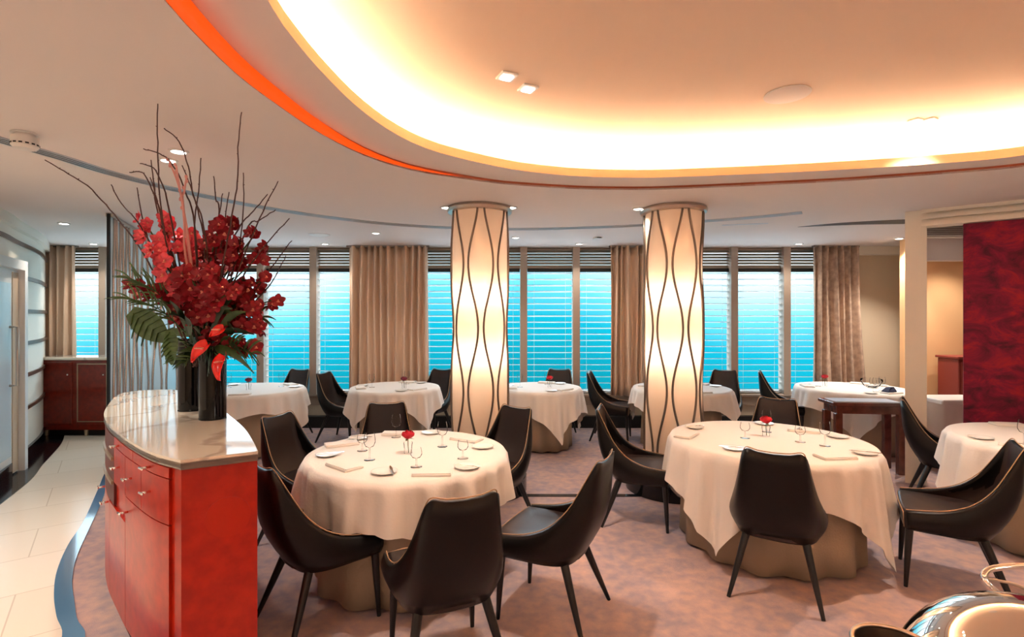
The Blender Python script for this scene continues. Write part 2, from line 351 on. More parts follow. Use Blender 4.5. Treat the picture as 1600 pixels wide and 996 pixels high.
for k in range(len(MX) - 1):
    x0, x1 = MX[k], MX[k + 1]; w_ = empty('window_%d' % (k + 1), ((x0 + x1) / 2, WALL_Y, 0)); w_['kind'] = 'structure'; h = (x1 - x0) / 2
    b = MB(); b.box(-h, -h + 0.052, -0.06, 0.10, 0.5, 2.7); b.box(h - 0.052, h, -0.06, 0.10, 0.5, 2.7)
    b.box(-h, h, 0.06, 0.12, 2.38, 2.44); b.box(-h, h, 0.06, 0.12, 0.5, 0.54)
    b.build('window_frame', 'mullion', w_)
    MB().box(-h + .05, h - .05, 0.105, 0.111, 0.54, 2.4).build('pane', 'window_glass', w_)
    b = MB()
    for q in range(6):
        z = 2.44 + q * 0.044; b.add([(-h + .05, -0.0, z), (h - .05, -0.0, z), (h - .05, 0.045, z + 0.04), (-h + .05, 0.045, z + 0.04), (-h + .05, 0.0, z + .006), (h - .05, 0, z + .006), (h - .05, 0.05, z + .045), (-h + .05, 0.05, z + .045)],
              [(0, 1, 2, 3), (4, 7, 6, 5), (0, 4, 5, 1), (3, 2, 6, 7)])
    b.build('transom_louvre', 'louvre', w_)

# venetian blinds, one per bay
b = MB(); H2 = PITCH / 2 - 0.058
z = 0.56
while z < 2.34:
    b.box(-H2, H2, -0.036, 0.038, z, z + 0.007); z += 0.092
for i in range(0, len(b.v), 8):
    for j in range(8):
        x_, y_, z_ = b.v[i + j]; b.v[i + j] = (x_, y_, z_ - 0.16 * y_)
blind0 = empty('venetian_blind')
b.build('slats', 'slat', blind0)
MB().box(-H2, H2, -0.04, 0.04, 2.335, 2.385, 0.005).build('head_rail', 'black_recess', blind0)
b = MB()
for x_ in (-H2 + .1, H2 - .1): b.tube([(x_, -0.035, 0.53), (x_, -0.035, 2.34)], 0.0015, 4)
b.build('cord', 'slat', blind0)
MB().box(-H2, H2, -0.03, 0.03, 0.515, 0.53, 0.004).build('bottom_rail', 'slat', blind0)
blabels = {0: 'behind the far left curtain', 1: 'right beside the far left curtain, above the low red cabinet', 2: 'partly behind the left edge of the curved rod screen', 3: 'hidden behind the curved rod screen',
 4: 'seen through the red flowers, left of the first clear mullion', 5: 'wide bay directly right of the flowers', 6: 'bay just left of the wide middle curtain', 7: 'behind the middle curtain', 8: 'bay right of the middle curtain, left of the first lit column',
 9: 'bay just right of the first lit column', 10: 'bay in the centre behind the chair at the centre window table', 11: 'bay just left of the narrow curtain by the second column', 12: 'behind the second lit column', 13: 'bay just right of the second lit column', 14: 'rightmost bay, beside the right curtain'}
vis = [1, 2, 3, 4, 5, 6, 7, 8, 9, 10, 11, 12, 13, 14]
firstb = True
for k in range(len(MX) - 1):
    x = (MX[k] + MX[k + 1]) / 2
    o = blind0 if firstb else dup(blind0); firstb = False
    o.location = (x, WALL_Y + 0.045, 0)
    tag(o, 'white horizontal slat blind, ' + blabels[k], 'blind', 'slat blinds in the window bays')

# ------------------------------------------------------------------ ceiling
CX, CY = 1.5, 1.6
E1 = [(-1.15, 1.69), (-1.18, 1.95), (-1.19, 2.25), (-1.16, 2.54), (-1.11, 2.86), (-1.01, 3.21), (-0.87, 3.48), (-0.66, 3.71), (-0.2, 3.98), (0.1, 4.09), (0.53, 4.19), (0.95, 4.22), (1.35, 4.19), (2.38, 3.99), (2.78, 3.88), (3.19, 3.74), (3.57, 3.57), (4.1, 3.1), (4.45, 2.4), (4.5, 1.5), (4.2, 0.5), (3.4, -0.4), (2.2, -0.95), (1.0, -0.9), (0.0, -0.35), (-0.7, 0.45), (-1.05, 1.1)]
E3 = [(-0.89, 1.87), (-0.9, 2.1), (-0.88, 2.4), (-0.82, 2.77), (-0.70, 3.12), (-0.51, 3.40), (-0.18, 3.65), (0.1, 3.80), (0.49, 3.91), (0.89, 3.95), (1.28, 3.93), (2.26, 3.77), (3.05, 3.57), (3.44, 3.40), (3.9, 2.95), (4.2, 2.3), (4.25, 1.5), (3.95, 0.6), (3.25, -0.15), (2.15, -0.68), (1.05, -0.63), (0.15, -0.12), (-0.48, 0.6), (-0.8, 1.2)]
def polar(P):
    Q = catmull([(p[0], p[1], 0) for p in P], 8, True)
    A = sorted((math.atan2(p.y - CY, p.x - CX), math.hypot(p.x - CX, p.y - CY)) for p in Q)
    def r(a):
        a = (a + math.pi) % (2 * math.pi) - math.pi
        n = len(A)
        for i in range(n):
            a0, r0 = A[i - 1] if i else (A[-1][0] - 2 * math.pi, A[-1][1]); a1, r1 = A[i]
            if a <= a1: return lerp(r0, r1, (a - a0) / max(1e-9, a1 - a0))
        return lerp(A[-1][1], A[0][1], (a - A[-1][0]) / (A[0][0] + 2 * math.pi - A[-1][0]))
    return r
R1, R3 = polar(E1), polar(E3)
NA = 144; ANG = [2 * math.pi * i / NA for i in range(NA)]
def rp(a, r): return CX + r * math.cos(a), CY + r * math.sin(a)
def rise(x, y): return max(0.028, min(0.115, 0.11 - 0.035 * (y - 1.83) - 0.005 * (x + 1.16)))
# flat main ceiling with the oval opening: a quad ring out to the walls
b = MB(); inn = []; out = []
for a in ANG:
    r = R1(a); x, y = rp(a, r); inn.append((x, y)); c, s = math.cos(a), math.sin(a)
    t = min(((8 - CX) / c if c > 0 else (-8 - CX) / c) if abs(c) > 1e-6 else 1e9, ((8 - CY) / s if s > 0 else (-3.6 - CY) / s) if abs(s) > 1e-6 else 1e9)
    out.append((CX + c * t, CY + s * t))
b.rings([[(*p, CEIL) for p in inn], [(*p, CEIL) for p in out], [(*p, CEIL + .02) for p in out], [(*p, CEIL + 0.012) for p in inn]], cap=False)
b.rings([[(*p, CEIL + 0.012) for p in inn], [(*p, CEIL) for p in inn]], cap=False)
for cx_, cy_ in ((8, 8), (-8, 8), (8, -3.6), (-8, -3.6)):
    sxn = 1 if cx_ > 0 else -1; syn = 1 if cy_ > 0 else -1
    b.box(min(cx_, cx_ - sxn * 0.9), max(cx_, cx_ - sxn * 0.9), min(cy_, cy_ - syn * 0.9), max(cy_, cy_ - syn * 0.9), CEIL + 0.001, CEIL + 0.02)
struct(b.build('ceiling', 'ceiling_paint'))
# riser, soffit ring, lip, trough, dome
def loop(rf, zf): 
    o_ = []
    for a in ANG:
        x, y = rp(a, rf(a)); o_.append((x, y, zf(x, y)))
    return o_
A0 = loop(R1, lambda x, y: CEIL); A1 = loop(R1, lambda x, y: CEIL + rise(x, y))
struct(MB().rings([A0, A1], cap=False).build('trim_13', 'orange_band', smooth=True))
S1 = A1; S2 = loop(R3, lambda x, y: CEIL + rise(x, y))
struct(MB().rings([S1, S2], cap=False).build('ceiling_ring', 'ceiling_paint'))
S3 = loop(R3, lambda x, y: CEIL + rise(x, y) + 0.062)
S4 = loop(lambda a: R3(a) + 0.02, lambda x, y: CEIL + rise(x, y) + 0.062); S5 = loop(lambda a: R3(a) + 0.02, lambda x, y: CEIL + rise(x, y) + 0.01)
S6 = loop(lambda a: R3(a) + 0.26, lambda x, y: CEIL + rise(x, y) + 0.01)
struct(MB().rings([S2, S3, S4, S5], cap=False).build('trim_14', 'lip_paint'))
struct(MB().rings([S5, S6, loop(lambda a: R3(a) + 0.30, lambda x, y: DOME - 0.05), loop(lambda a: R3(a) + 0.24, lambda x, y: DOME)], cap=False).build('ceiling_cove', 'dome_paint', smooth=True))
b = MB(); D0 = loop(lambda a: R3(a) + 0.24, lambda x, y: DOME); b.rings([D0, loop(lambda a: R3(a) * 0.5, lambda x, y: DOME)], cap=False); k = len(b.v); b.v.append((CX, CY, DOME))
b.f += [(k - NA + j, k - NA + (j + 1) % NA, k) for j in range(NA)]
struct(b.build('ceiling_dome', 'dome_paint'))
# the lamps of the cove
c_ = MB().tube([Vector(p) for p in loop(lambda a: R3(a) + 0.14, lambda x, y: CEIL + rise(x, y) + 0.035)], 0.012, 6, closed=True).build('cove_light_strip', 'led_warm', smooth=True)
tag(c_, 'warm white light strip hidden in the oval ceiling cove', 'light strip')
# orange lit strip on the left of the oval riser
seg = [i for i, a in enumerate(ANG) if math.radians(128) < a < math.radians(215)]
b = MB(); rr_ = []
for n_, i in enumerate(seg):
    a = ANG[i]; x, y = rp(a, R1(a) - 0.004); hgt = rise(x, y); f_ = min(1, n_ / 9.0) ** 0.7
    rr_.append([(x, y, CEIL + hgt * (0.5 - 0.46 * f_)), (x, y, CEIL + hgt * (0.5 + 0.46 * f_)), (*rp(a, R1(a) - 0.001), CEIL + hgt * (0.5 + 0.46 * f_)), (*rp(a, R1(a) - 0.001), CEIL + hgt * (0.5 - 0.46 * f_))])
tag(b.rings(rr_).build('orange_light_strip', 'led_orange', smooth=True), 'glowing orange light band along the left edge of the oval ceiling recess', 'light strip')
# linear air slot sweeping round the room
TR = catmull([(-3.15, 2.2, 0), (-3.02, 3.0, 0), (-2.95, 3.36, 0), (-2.9, 3.76, 0), (-2.7, 4.33, 0), (-2.4, 4.83, 0), (-1.98, 5.3, 0), (-1.42, 5.72, 0), (-0.74, 5.98, 0), (0, 6.08, 0), (0.75, 6.0, 0), (1.44, 5.83, 0), (2.36, 5.45, 0), (2.9, 5.12, 0)], 8)
mat('slot_dark', (0.05, 0.045, 0.045), 0.6); mat('slot_white', (0.55, 0.6, 0.65), 0.3, metal=0.5)
TRo = empty('trim_15'); TRo['kind'] = 'structure'
wall_band(TR, -0.055, 0.055, CEIL - 0.004, CEIL + 0.002).build('slot_frame', 'slot_dark', TRo)
for d in (-0.055, -0.02, 0.015, 0.05): wall_band(TR, d - 0.006, d + 0.006, CEIL - 0.008, CEIL).build('slot_blade', 'slot_white', TRo)

# ------------------------------------------------------------------ right-hand wall with opening and red panel
A, B_ = Vector((3.93, 5.12, 0)), Vector((5.2, 4.12, 0)); dR = (B_ - A).normalized(); nR = Vector((-dR.y, dR.x, 0)) * 1
def rbox(a0, a1, n0, n1, z0, z1): return MB().prism([A + dR * a0 + nR * n0, A + dR * a1 + nR * n0, A + dR * a1 + nR * n1, A + dR * a0 + nR * n1], z0, z1)
struct(rbox(0.0, 0.17, -0.02, 0.14, 0, 2.70).build('wall_right_post', 'cream_paint'))
struct(rbox(0.17, 2.6, 0.0, 0.14, 2.54, 2.70).build('wall_right_header', 'cream_paint'))
struct(rbox(0.13, 2.6, -0.05, 0.0, 2.54, 2.585).build('trim_16', 'cream_paint'))
struct(rbox(0.13, 2.6, -0.035, 0.0, 2.61, 2.65).build('trim_17', 'cream_paint'))
struct(rbox(0.13, 2.6, -0.06, 0.0, 2.67, 2.70).build('trim_18', 'cream_paint'))
struct(rbox(1.75, 2.6, 0.0, 0.14, 0, 2.54).build('wall_right_near', 'cream_paint'))
b = MB().add([(4.75, 4.1, 0), (8, 1.6, 0), (8, 1.6, 2.7), (4.75, 4.1, 2.7), (4.85, 4.25, 0), (8, 1.8, 0), (8, 1.8, 2.7), (4.85, 4.25, 2.7)], [(0, 1, 2, 3), (4, 5, 6, 7), (0, 3, 7, 4)]); struct(b.build('wall_right_side', 'beige_wall'))
pn = rbox(0.44, 1.76, 0.01, 0.07, 0.02, 2.535).build('wall_panel', 'red_fabric')
tag(pn, 'tall crimson mottled fabric panel beside the opening at the right', 'wall panel')
# room beyond the opening
struct(MB().box(5.3, 7.9, 6.9, 7.0, 0, 2.7).build('wall_alcove', 'orange_wall'))
struct(MB().box(4.9, 4.96, 5.2, 7.7, 0, 2.7).build('wall_alcove_side', 'beige_wall')) if False else None
struct(MB().box(5.3, 7.8, 6.75, 6.9, 2.40, 2.70).build('trim_19', 'ceiling_paint'))
struct(MB().box(4.25, 5.3, 5.44, 5.5, 2.50, 2.70).build('trim_23', 'cream_paint'))
g_ = empty('air_grille', (4.66, 5.42, 2.515), label='pale louvred air grille above the amber wall beyond the opening', cat='vent')
MB().box(-0.35, 0.35, -0.012, 0.01, -0.005, 0.14, 0.004).build('frame', 'plastic_white', g_)
b = MB()
for q in range(6): b.box(-0.32, 0.32, -0.02, -0.012, 0.01 + q * 0.02, 0.016 + q * 0.02)
b.build('louvres', 'track_metal', g_)
# low drop bulkhead with curved slot at the right of the window wall
bk = catmull([(3.35, 5.75, 0), (3.7, 5.72, 0), (4.0, 5.66, 0), (4.3, 5.58, 0)], 5)
b = MB(); bb = [(p.x, p.y) for p in catmull([(3.32, 5.95, 0), (3.6, 5.72, 0), (4.0, 5.55, 0), (4.4, 5.45, 0)], 6)] + [(4.4, 5.75)] + [(p.x, p.y) for p in catmull([(4.4, 5.75, 0), (4.0, 5.78, 0), (3.7, 5.84, 0), (3.32, 5.95, 0)], 4)][1:-1]
b.prism(bb, CEIL - 0.003, CEIL + 0.001); struct(b.build('trim_20', 'slot_dark'))
b = MB().box(5.0, 7.8, 7.55, 7.7, 2.58, 2.70); struct(b.build('trim_21', 'cream_paint'))

# ------------------------------------------------------------------ lit columns
def column(x, y, lab):
    c = empty('column_lamp', (x, y, 0), label=lab, cat='column', group='lit columns wrapped in wavy metal rods')
    MB().lathe([(0.12, 0.0), (0.12, CEIL)], 24).build('core', 'white_paint', c, auto=40)
    sh = MB().lathe([(0.262, 0.12), (0.262, 2.66)], 64, cap=False).build('shade', 'column_shade', c, smooth=True)
    for s_ in range(12):
        a0 = 2 * math.pi * (s_ + 0.5) / 12 + 0.1; ph = math.pi * (s_ % 2)
        path = []
        for i in range(61):
            z = 0.12 + (2.66 - 0.12) * i / 60; a = a0 + 0.17 * math.cos(2 * math.pi * (z - 1.55) / 1.18 + ph)
            path.append((0.274 * math.cos(a), 0.274 * math.sin(a), z))
        MB().tube(path, 0.0105, 6).build('rod', 'rod_metal', c, smooth=True)
    MB().lathe([(0.262, 2.645), (0.305, 2.65), (0.315, 2.675), (0.305, 2.698), (0.2, 2.699)], 48, cap=False).build('top_rim', 'brushed', c, auto=30)
    MB().lathe([(0.26, 0.16), (0.43, 0.155), (0.45, 0.14), (0.45, 0.0), (0.26, 0.0)], 48, cap=False).build('base_ring', 'black_gloss', c, auto=30)
    for z in (1.30, 1.86):
        MB().tube([(0.185 * math.cos(t * math.pi / 16), 0.185 * math.sin(t * math.pi / 16), z) for t in range(32)], 0.012, 6, closed=True).build('lamp_ring', 'lamp_warm', c, smooth=True)
    return c
column(-0.31, 4.93, 'glowing cream column with wavy metal rods, behind the front left round table')
column(1.56, 4.95, 'glowing cream column with wavy metal rods, behind the left end of the front right table')

# curved screen of wavy rods
SC = catmull([(-4.05, 5.15, 0), (-4.2, 5.45, 0), (-4.36, 5.8, 0), (-4.49, 6.2, 0), (-4.52, 6.6, 0), (-4.46, 7.0, 0)], 10)
sc = empty('curved_screen', (0, 0, 0), label='curved pale blue glass screen covered with wavy vertical metal rods behind the marble counter', cat='screen')
b = wall_band(SC, -0.012, 0.012, 0.02, 2.66); b.build('glass_panel', 'screen_glass', sc)
wall_band(SC, -0.03, 0.03, 2.66, 2.695).build('top_rail', 'brushed', sc); wall_band(SC, -0.035, 0.035, 0.0, 0.10).build('bottom_rail', 'brushed', sc)
mat('screen_rod', (0.55, 0.44, 0.38), 0.22, metal=0.9)
LEN = sum((SC[i + 1] - SC[i]).length for i in range(len(SC) - 1))
def along(P, s):
    for i in range(len(P) - 1):
        l_ = (P[i + 1] - P[i]).length
        if s <= l_ or i == len(P) - 2: return P[i].lerp(P[i + 1], s / l_), (P[i + 1] - P[i]).normalized()
        s -= l_
n_ = 15
for s_ in range(n_):
    path = []
    for i in range(41):
        z = 0.08 + 2.58 * i / 40; d = (s_ + 0.5) / n_ * LEN + 0.024 * math.cos(2 * math.pi * (z - 1.4) / 1.18 + math.pi * (s_ % 2))
        p, t = along(SC, d); p = p + Vector((t.y, -t.x, 0)) * 0.024; path.append((p.x, p.y, z))
    MB().tube(path, 0.013, 6).build('rod', 'screen_rod', sc, smooth=True)
p = SC[0]; MB().box(p.x - .012, p.x + .012, p.y - .02, p.y + .0, 0, 2.69).build('edge_post', 'black_recess', sc)

# ------------------------------------------------------------------ curtains
def curtain(x0, x1, z0, pleats, lab, m='curtain', flare=0.0, y=7.50):
    nx = pleats * 14; nz_ = 14; R = []
    for j in range(nz_ + 1):
        t = j / nz_; z = 2.69 - (2.69 - z0) * t; row = []
        for i in range(nx + 1):
            u = i / nx; ph = u * pleats * 2 * math.pi + 1.1 * math.sin(u * 11 + x0 * 7)
            x = lerp(x0, x1 + flare * t * t, u) + 0.010 * math.sin(3 * t + 11 * u); am = 0.052 + 0.016 * math.sin(u * 17) * (0.4 + t)
            row.append((x, y + am * math.sin(ph) + 0.008 * math.sin(2 * ph + 4 * t), z))
        R.append(row)
    o = empty('curtain', label=lab, cat='curtain', group='floor length pleated window curtains')
    MB().rings(R, cap=False, closed=False).build('drape', m, o, smooth=True, solid=0.006)
    MB().box(x0 - .02, x1 + .02, y - .02, y + .02, 2.675, 2.699).build('curtain_rail', 'track_metal', o)
curtain(-7.0, -6.38, 0.30, 6, 'tan pleated curtain in the far left corner above the low red cabinet')
curtain(-2.40, -1.23, 0.50, 11, 'wide tan pleated curtain between the left windows and the first lit column')
curtain(1.44, 2.02, 0.50, 6, 'narrow tan pleated curtain partly behind the second lit column')
curtain(4.42, 5.06, 0.50, 6, 'patterned taupe curtain flaring at the bottom, at the right end of the windows', 'curtain_pattern', flare=0.12)

# ------------------------------------------------------------------ ceiling fittings
def downlight(x, y, lab, z=CEIL, pw=13, grp='round white ceiling downlights', tilt=(0, 0, -1)):
    o = empty('downlight', (x, y, z), label=lab, cat='ceiling light', group=grp)
    MB().lathe([(0.058, 0.0), (0.056, -0.008), (0.042, -0.010), (0.040, 0.0)], 24, cap=False).build('rim', 'plastic_white', o, auto=30)
    MB().lathe([(0.041, -0.004), (0.030, -0.010), (0.001, -0.012)], 20).build('lens', 'lens_white', o, smooth=True)
    spot((0, 0, -0.03), pw, parent=o, aim=tilt)
    return o
def dl(px, py, z=CEIL):
    D = min(7.3, (z - EYE) * FPX / (HOR - py)); return (px - 800) / FPX * D, D
x, y = dl(100, 349); downlight(x, y, 'small round ceiling light near the battened left wall')
x, y = dl(146, 382); downlight(x, y, 'small round ceiling light just above the far left window')
x, y = dl(279, 236); downlight(x, y, 'round ceiling light at the top of the bare branches, the nearer one')
x, y = dl(263, 250); downlight(x, y, 'round ceiling light touching the branches, the farther and lower one')
x, y = dl(508, 384); downlight(x, y, 'small ceiling light above the windows left of the wide curtain')
x, y = dl(587, 364); downlight(x, y, 'small ceiling light in front of the wide curtain')
x, y = dl(697, 324); downlight(x, y, 'ceiling light at the left rim of the first lit column', pw=9)
x, y = dl(799, 324); downlight(x, y, 'ceiling light at the right rim of the first lit column', pw=9)
x, y = dl(806, 371); downlight(x, y, 'faint small ceiling light beyond the air slot, right of the first column')
x, y = dl(905, 386); downlight(x, y, 'ceiling light above the window bay between the two columns')
x, y = dl(997, 326); downlight(x, y, 'ceiling light at the left rim of the second lit column', pw=9)
x, y = dl(1248, 388); downlight(x, y, 'ceiling light above the rightmost window bay')
downlight(5.75, 6.35, 'added round ceiling light washing the amber wall beyond the opening', pw=30)  # added lamp that brightens the amber wall
downlight(5.14, 6.8, 'added small ceiling light right beside the top of the white post', pw=60)  # lamp added to brighten the far right wall
downlight(5.0, 5.95, 'added round ceiling light above the white service table beyond the opening', pw=20)  # unseen lamp added to light the space beyond the opening
# twin square spots in the oval ceiling
def square_spot(px, py, lab, w=0.05):
    D = (DOME - EYE) * FPX / (HOR - py); o = empty('square_spotlight', ((px - 800) / FPX * D, D, DOME), math.radians(25), lab, 'ceiling light', 'square spotlights in the oval ceiling')
    MB().box(-w, w, -w, w, -0.012, 0.0, 0.004).build('frame', 'plastic_white', o)
    MB().box(-w * .6, w * .6, -w * .6, w * .6, -0.018, -0.012, 0.003).build('lens', 'lens_white', o)
    spot((0, 0, -0.05), 26, parent=o, size=1.5)
    return o
square_spot(792, 118, 'left and higher of the paired square spotlights in the oval ceiling')
square_spot(825, 137, 'right and lower of the paired square spotlights in the oval ceiling')
square_spot(1430, 187, 'small square spotlight at the right, left one of its pair', 0.035)
square_spot(1453, 186, 'small square spotlight at the right, right one of its pair', 0.035)
D = (DOME - EYE) * FPX / (HOR - 147); o = empty('ceiling_speaker', ((1230 - 800) / FPX * D, D, DOME), 0, 'flat round speaker grille in the oval ceiling', 'speaker')
MB().lathe([(0.125, 0), (0.125, -0.008), (0.115, -0.011), (0.001, -0.011)], 40).build('grille', 'ceiling_paint', o, auto=30)
MB().tube([(0.126 * math.cos(t * math.pi / 20), 0.126 * math.sin(t * math.pi / 20), -0.004) for t in range(40)], 0.004, 6, closed=True).build('rim', 'plastic_white', o, smooth=True)
x, y = dl(499, 367); o = empty('round_vent', (x, y, CEIL), 0, 'flat pale round ceiling vent above the left windows', 'vent')
MB().lathe([(0.12, 0), (0.12, -0.006), (0.10, -0.012), (0.001, -0.012)], 32).build('disc', 'white_paint', o, auto=30)
MB().lathe([(0.135, 0), (0.135, -0.003), (0.12, -0.004)], 32).build('rim', 'ceiling_paint', o, auto=30)
x, y = dl(934, 371); o = empty('ceiling_sensor', (x, y, CEIL), 0.2, 'small square sensor on the ceiling between the columns', 'sensor')
MB().box(-.05, .05, -.05, .05, -0.02, 0, 0.006).build('housing', 'plastic_white', o); MB().box(-.03, .03, -.053, -.049, -0.016, -0.006).build('slot', 'black_recess', o)
D = (CEIL - 0.05 - EYE) * FPX / (HOR - 222); o = empty('smoke_detector', ((39 - 800) / FPX * D, D, CEIL), 0, 'white drum shaped smoke detector on the ceiling at upper left', 'smoke detector')
MB().lathe([(0.048, 0), (0.048, -0.02), (0.062, -0.024), (0.062, -0.075), (0.05, -0.09), (0.001, -0.092)], 32).build('housing', 'plastic_white', o, auto=30)
b = MB()
for k in range(14):
    a = k * 2 * math.pi / 14; M = Matrix.Rotation(a, 4, 'Z'); g = MB().box(-0.008, 0.008, -0.0635, -0.061, -0.070, -0.062); g.xf(M); b.add(g.v, g.f)
b.build('vent_slots', 'black_recess', o)
MB().lathe([(0.062, 0), (0.062, -0.006), (0.048, -0.008)], 32).build('base_plate', 'plastic_white', o, auto=30)
for px0, py0, px1, py1 in ((1148, 341, 1248, 334), (1128, 352, 1200, 349)):
    x0, y0 = dl(px0, py0); x1, y1 = dl(px1, py1); P = [Vector((x0, y0, 0)), Vector((x1, y1, 0))]
    struct(wall_band(P, -0.02, 0.02, CEIL - 0.004, CEIL + 0.001).build('trim_22', 'slot_white'))
# unseen fill lamps added out of view to brighten the room
for i, (x, y) in enumerate(((-2.2, 0.2), (-2.6, 1.6), (-1.8, -1.6), (1.5, -2.2), (4.6, -0.8), (5.4, 2.2), (-3.75, 3.2), (0.0, -2.6))):
    downlight(x, y, 'added fill downlight on the ceiling, unseen outside the view', pw=42)
for i, (x, y) in enumerate(((-3.0, -0.9), (0.4, -1.9), (3.6, -1.9), (6.3, 0.2))):
    o = empty('fill_globe', (x, y, 2.1), label='added white fill globe hanging unseen behind the camera', cat='pendant lamp', group='added fill globes behind the camera')  # globe added for fill light, not a known lamp of the room
    MB().ball((0, 0, 0), 0.16, 24, 14).build('globe', 'globe_white', o, smooth=True); MB().tube([(0, 0, 0.15), (0, 0, 0.6)], 0.006, 6).build('cord', 'track_metal', o)
    MB().lathe([(0.05, 0.58), (0.05, 0.6)], 16).build('ceiling_rose', 'plastic_white', o)

# ------------------------------------------------------------------ marble topped console
def catc(P, n): return [(p.x, p.y) for p in catmull([(a, b_, 0) for a, b_ in P], n)]
left = [(-1.385, 2.14), (-1.60, 2.27), (-1.875, 2.50), (-2.11, 2.72), (-2.33, 2.94), (-2.55, 3.20), (-2.80, 3.56), (-3.0, 3.88), (-3.08, 4.06)]
end = [(-3.08, 4.06), (-3.05, 4.16), (-2.93, 4.22), (-2.8, 4.22), (-2.69, 4.16)]
right = [(-2.69, 4.16), (-2.3, 3.78), (-1.95, 3.40), (-1.65, 3.03), (-1.43, 2.74), (-1.25, 2.47), (-1.134, 2.286)]
out_ = catc(left, 6)[:-1] + catc(end, 4)[:-1] + catc(right, 6)
def shrink(P, d):
    n = len(P); o_ = []
    for i in range(n):
        a, c2 = Vector(P[i - 1]), Vector(P[(i + 1) % n]); t = (c2 - a).normalized(); o_.append((P[i][0] + t.y * d, P[i][1] - t.x * d))
    return o_
# orientation: make sure shrink goes inward
ar = sum(out_[i - 1][0] * out_[i][1] - out_[i][0] * out_[i - 1][1] for i in range(len(out_)))
sg = -1 if ar > 0 else 1
ins = lambda d: shrink(out_, d * sg)
con = empty('console_counter', (-1.9, 3.0, 0), label='curved red lacquered burl console with marble top holding the flower vases', cat='counter')
def cb(pts, z0, z1, name, m, **k):
    b = MB().prism(pts, z0, z1); o = b.build(name, m, con, **k); o.location = (1.9, -3.0, 0); return o
cb(ins(0.04), 0.0, 0.09, 'plinth', 'black_recess')
cb(ins(0.018), 0.09, 1.005, 'body', 'burl', auto=30)
b = MB(); b.rings([[(*p, 1.008) for p in ins(0.006)], [(*p, 1.02) for p in ins(0.0)], [(*p, 1.040) for p in ins(0.0)]]); o = b.build('edge_band', 'edge_grey', con, auto=30); o.location = (1.9, -3.0, 0)
cb(ins(0.0), 1.036, 1.052, 'marble_top', 'marble')
p_ = Vector((-1.385, 2.14, 0)); q_ = Vector((-1.134, 2.286, 0)); d_ = (q_ - p_).normalized(); n_2 = Vector((d_.y, -d_.x, 0)); c__ = p_.lerp(q_, 0.60)
R_ = [[c__ - n_2 * e_ + d_ * (0.088 * math.cos(k * math.pi / 20)) + Vector((0, 0, 0.775 + 0.088 * math.sin(k * math.pi / 20))) for k in range(40)] for e_ in (0.024, 0.0165)]
mat('burl_disc', (0.47, 0.020, 0.004), 0.3, spec=0.3)
o = MB().rings(R_).build('inlay_disc', 'burl_disc', con); o.location = (1.9, -3.0, 0)
# drawer fronts, following the curved left side
LC = catmull([(a, b_, 0) for a, b_ in left], 10)
cum = [0]
for i in range(1, len(LC)): cum.append(cum[-1] + (LC[i] - LC[i - 1]).length)
def front(s0, s1, z0, z1, name, m, inset=0.018, thick=0.012):
    n = 7; R = []
    for i in range(n + 1):
        s_ = lerp(s0, s1, i / n); p, t = along(LC, s_); nr = Vector((-t.y, t.x, 0)); 
        if nr.dot(Vector((-1, -1, 0))) < 0: nr = -nr
        a = p - nr * (inset + 0.002); c2 = p - nr * (inset - thick)
        R.append([(a.x, a.y, z0), (c2.x, c2.y, z0), (c2.x, c2.y, z1), (a.x, a.y, z1)])
    o = MB().rings(R).build(name, m, con, auto=30); o.location = (1.9, -3.0, 0); return o
def pull(par, s_, z, hole=False):
    p, t = along(LC, s_); nr = Vector((-t.y, t.x, 0))
    if nr.dot(Vector((-1, -1, 0))) < 0: nr = -nr
    q = p - nr * 0.006; e_ = q + nr * 0.035
    b = MB().tube([(q.x, q.y, z), (e_.x, e_.y, z)], 0.006, 8); b.tube([e_ - t * 0.022 + Vector((0, 0, z)), e_ + t * 0.022 + Vector((0, 0, z))], 0.0055, 8)
    b.build('handle', 'chrome', par, smooth=True)
G = 0.0025
rows = [(0.955, 1.003), (0.755, 0.955)]
for a, c2, h_ in ((0.10, 0.55, 0.28), (0.55, 1.0, 0.85)):
    d = front(a + G, c2 - G, rows[0][0] + G, rows[0][1] - 0.001, 'drawer', 'burl'); pull(d, h_, 0.98)
for a, c2, h_ in ((0.10, 0.41, 0.28), (0.41, 0.70, 0.57), (0.70, 1.0, 0.84)):
    d = front(a + G, c2 - G, rows[1][0] + G, rows[1][1] - G, 'drawer', 'burl'); pull(d, h_, 0.87)
d = front(0.10 + G, 0.70 - G, 0.10, 0.752, 'door', 'burl'); pull(d, 0.64, 0.69)
d = front(0.70 + G, 1.15 - G, 0.10, 0.62, 'door', 'burl')
front(1.0 + G, 1.50, 0.63, 1.0, 'niche_shade_panel', 'burl_shade')  # dark front panel; the niche's shade is painted into its colour
for z in (0.74, 0.87): front(1.02, 1.48, z, z + 0.018, 'shelf', 'gold_edge', thick=0.022)
for i in range(2):
    d = front(1.15 + G + 0.35 * i, 1.5 + 0.35 * i, 0.10, 0.625 if i == 0 else 1.0, 'door', 'burl'); pull(d, 1.20 + 0.35 * i, 0.60)

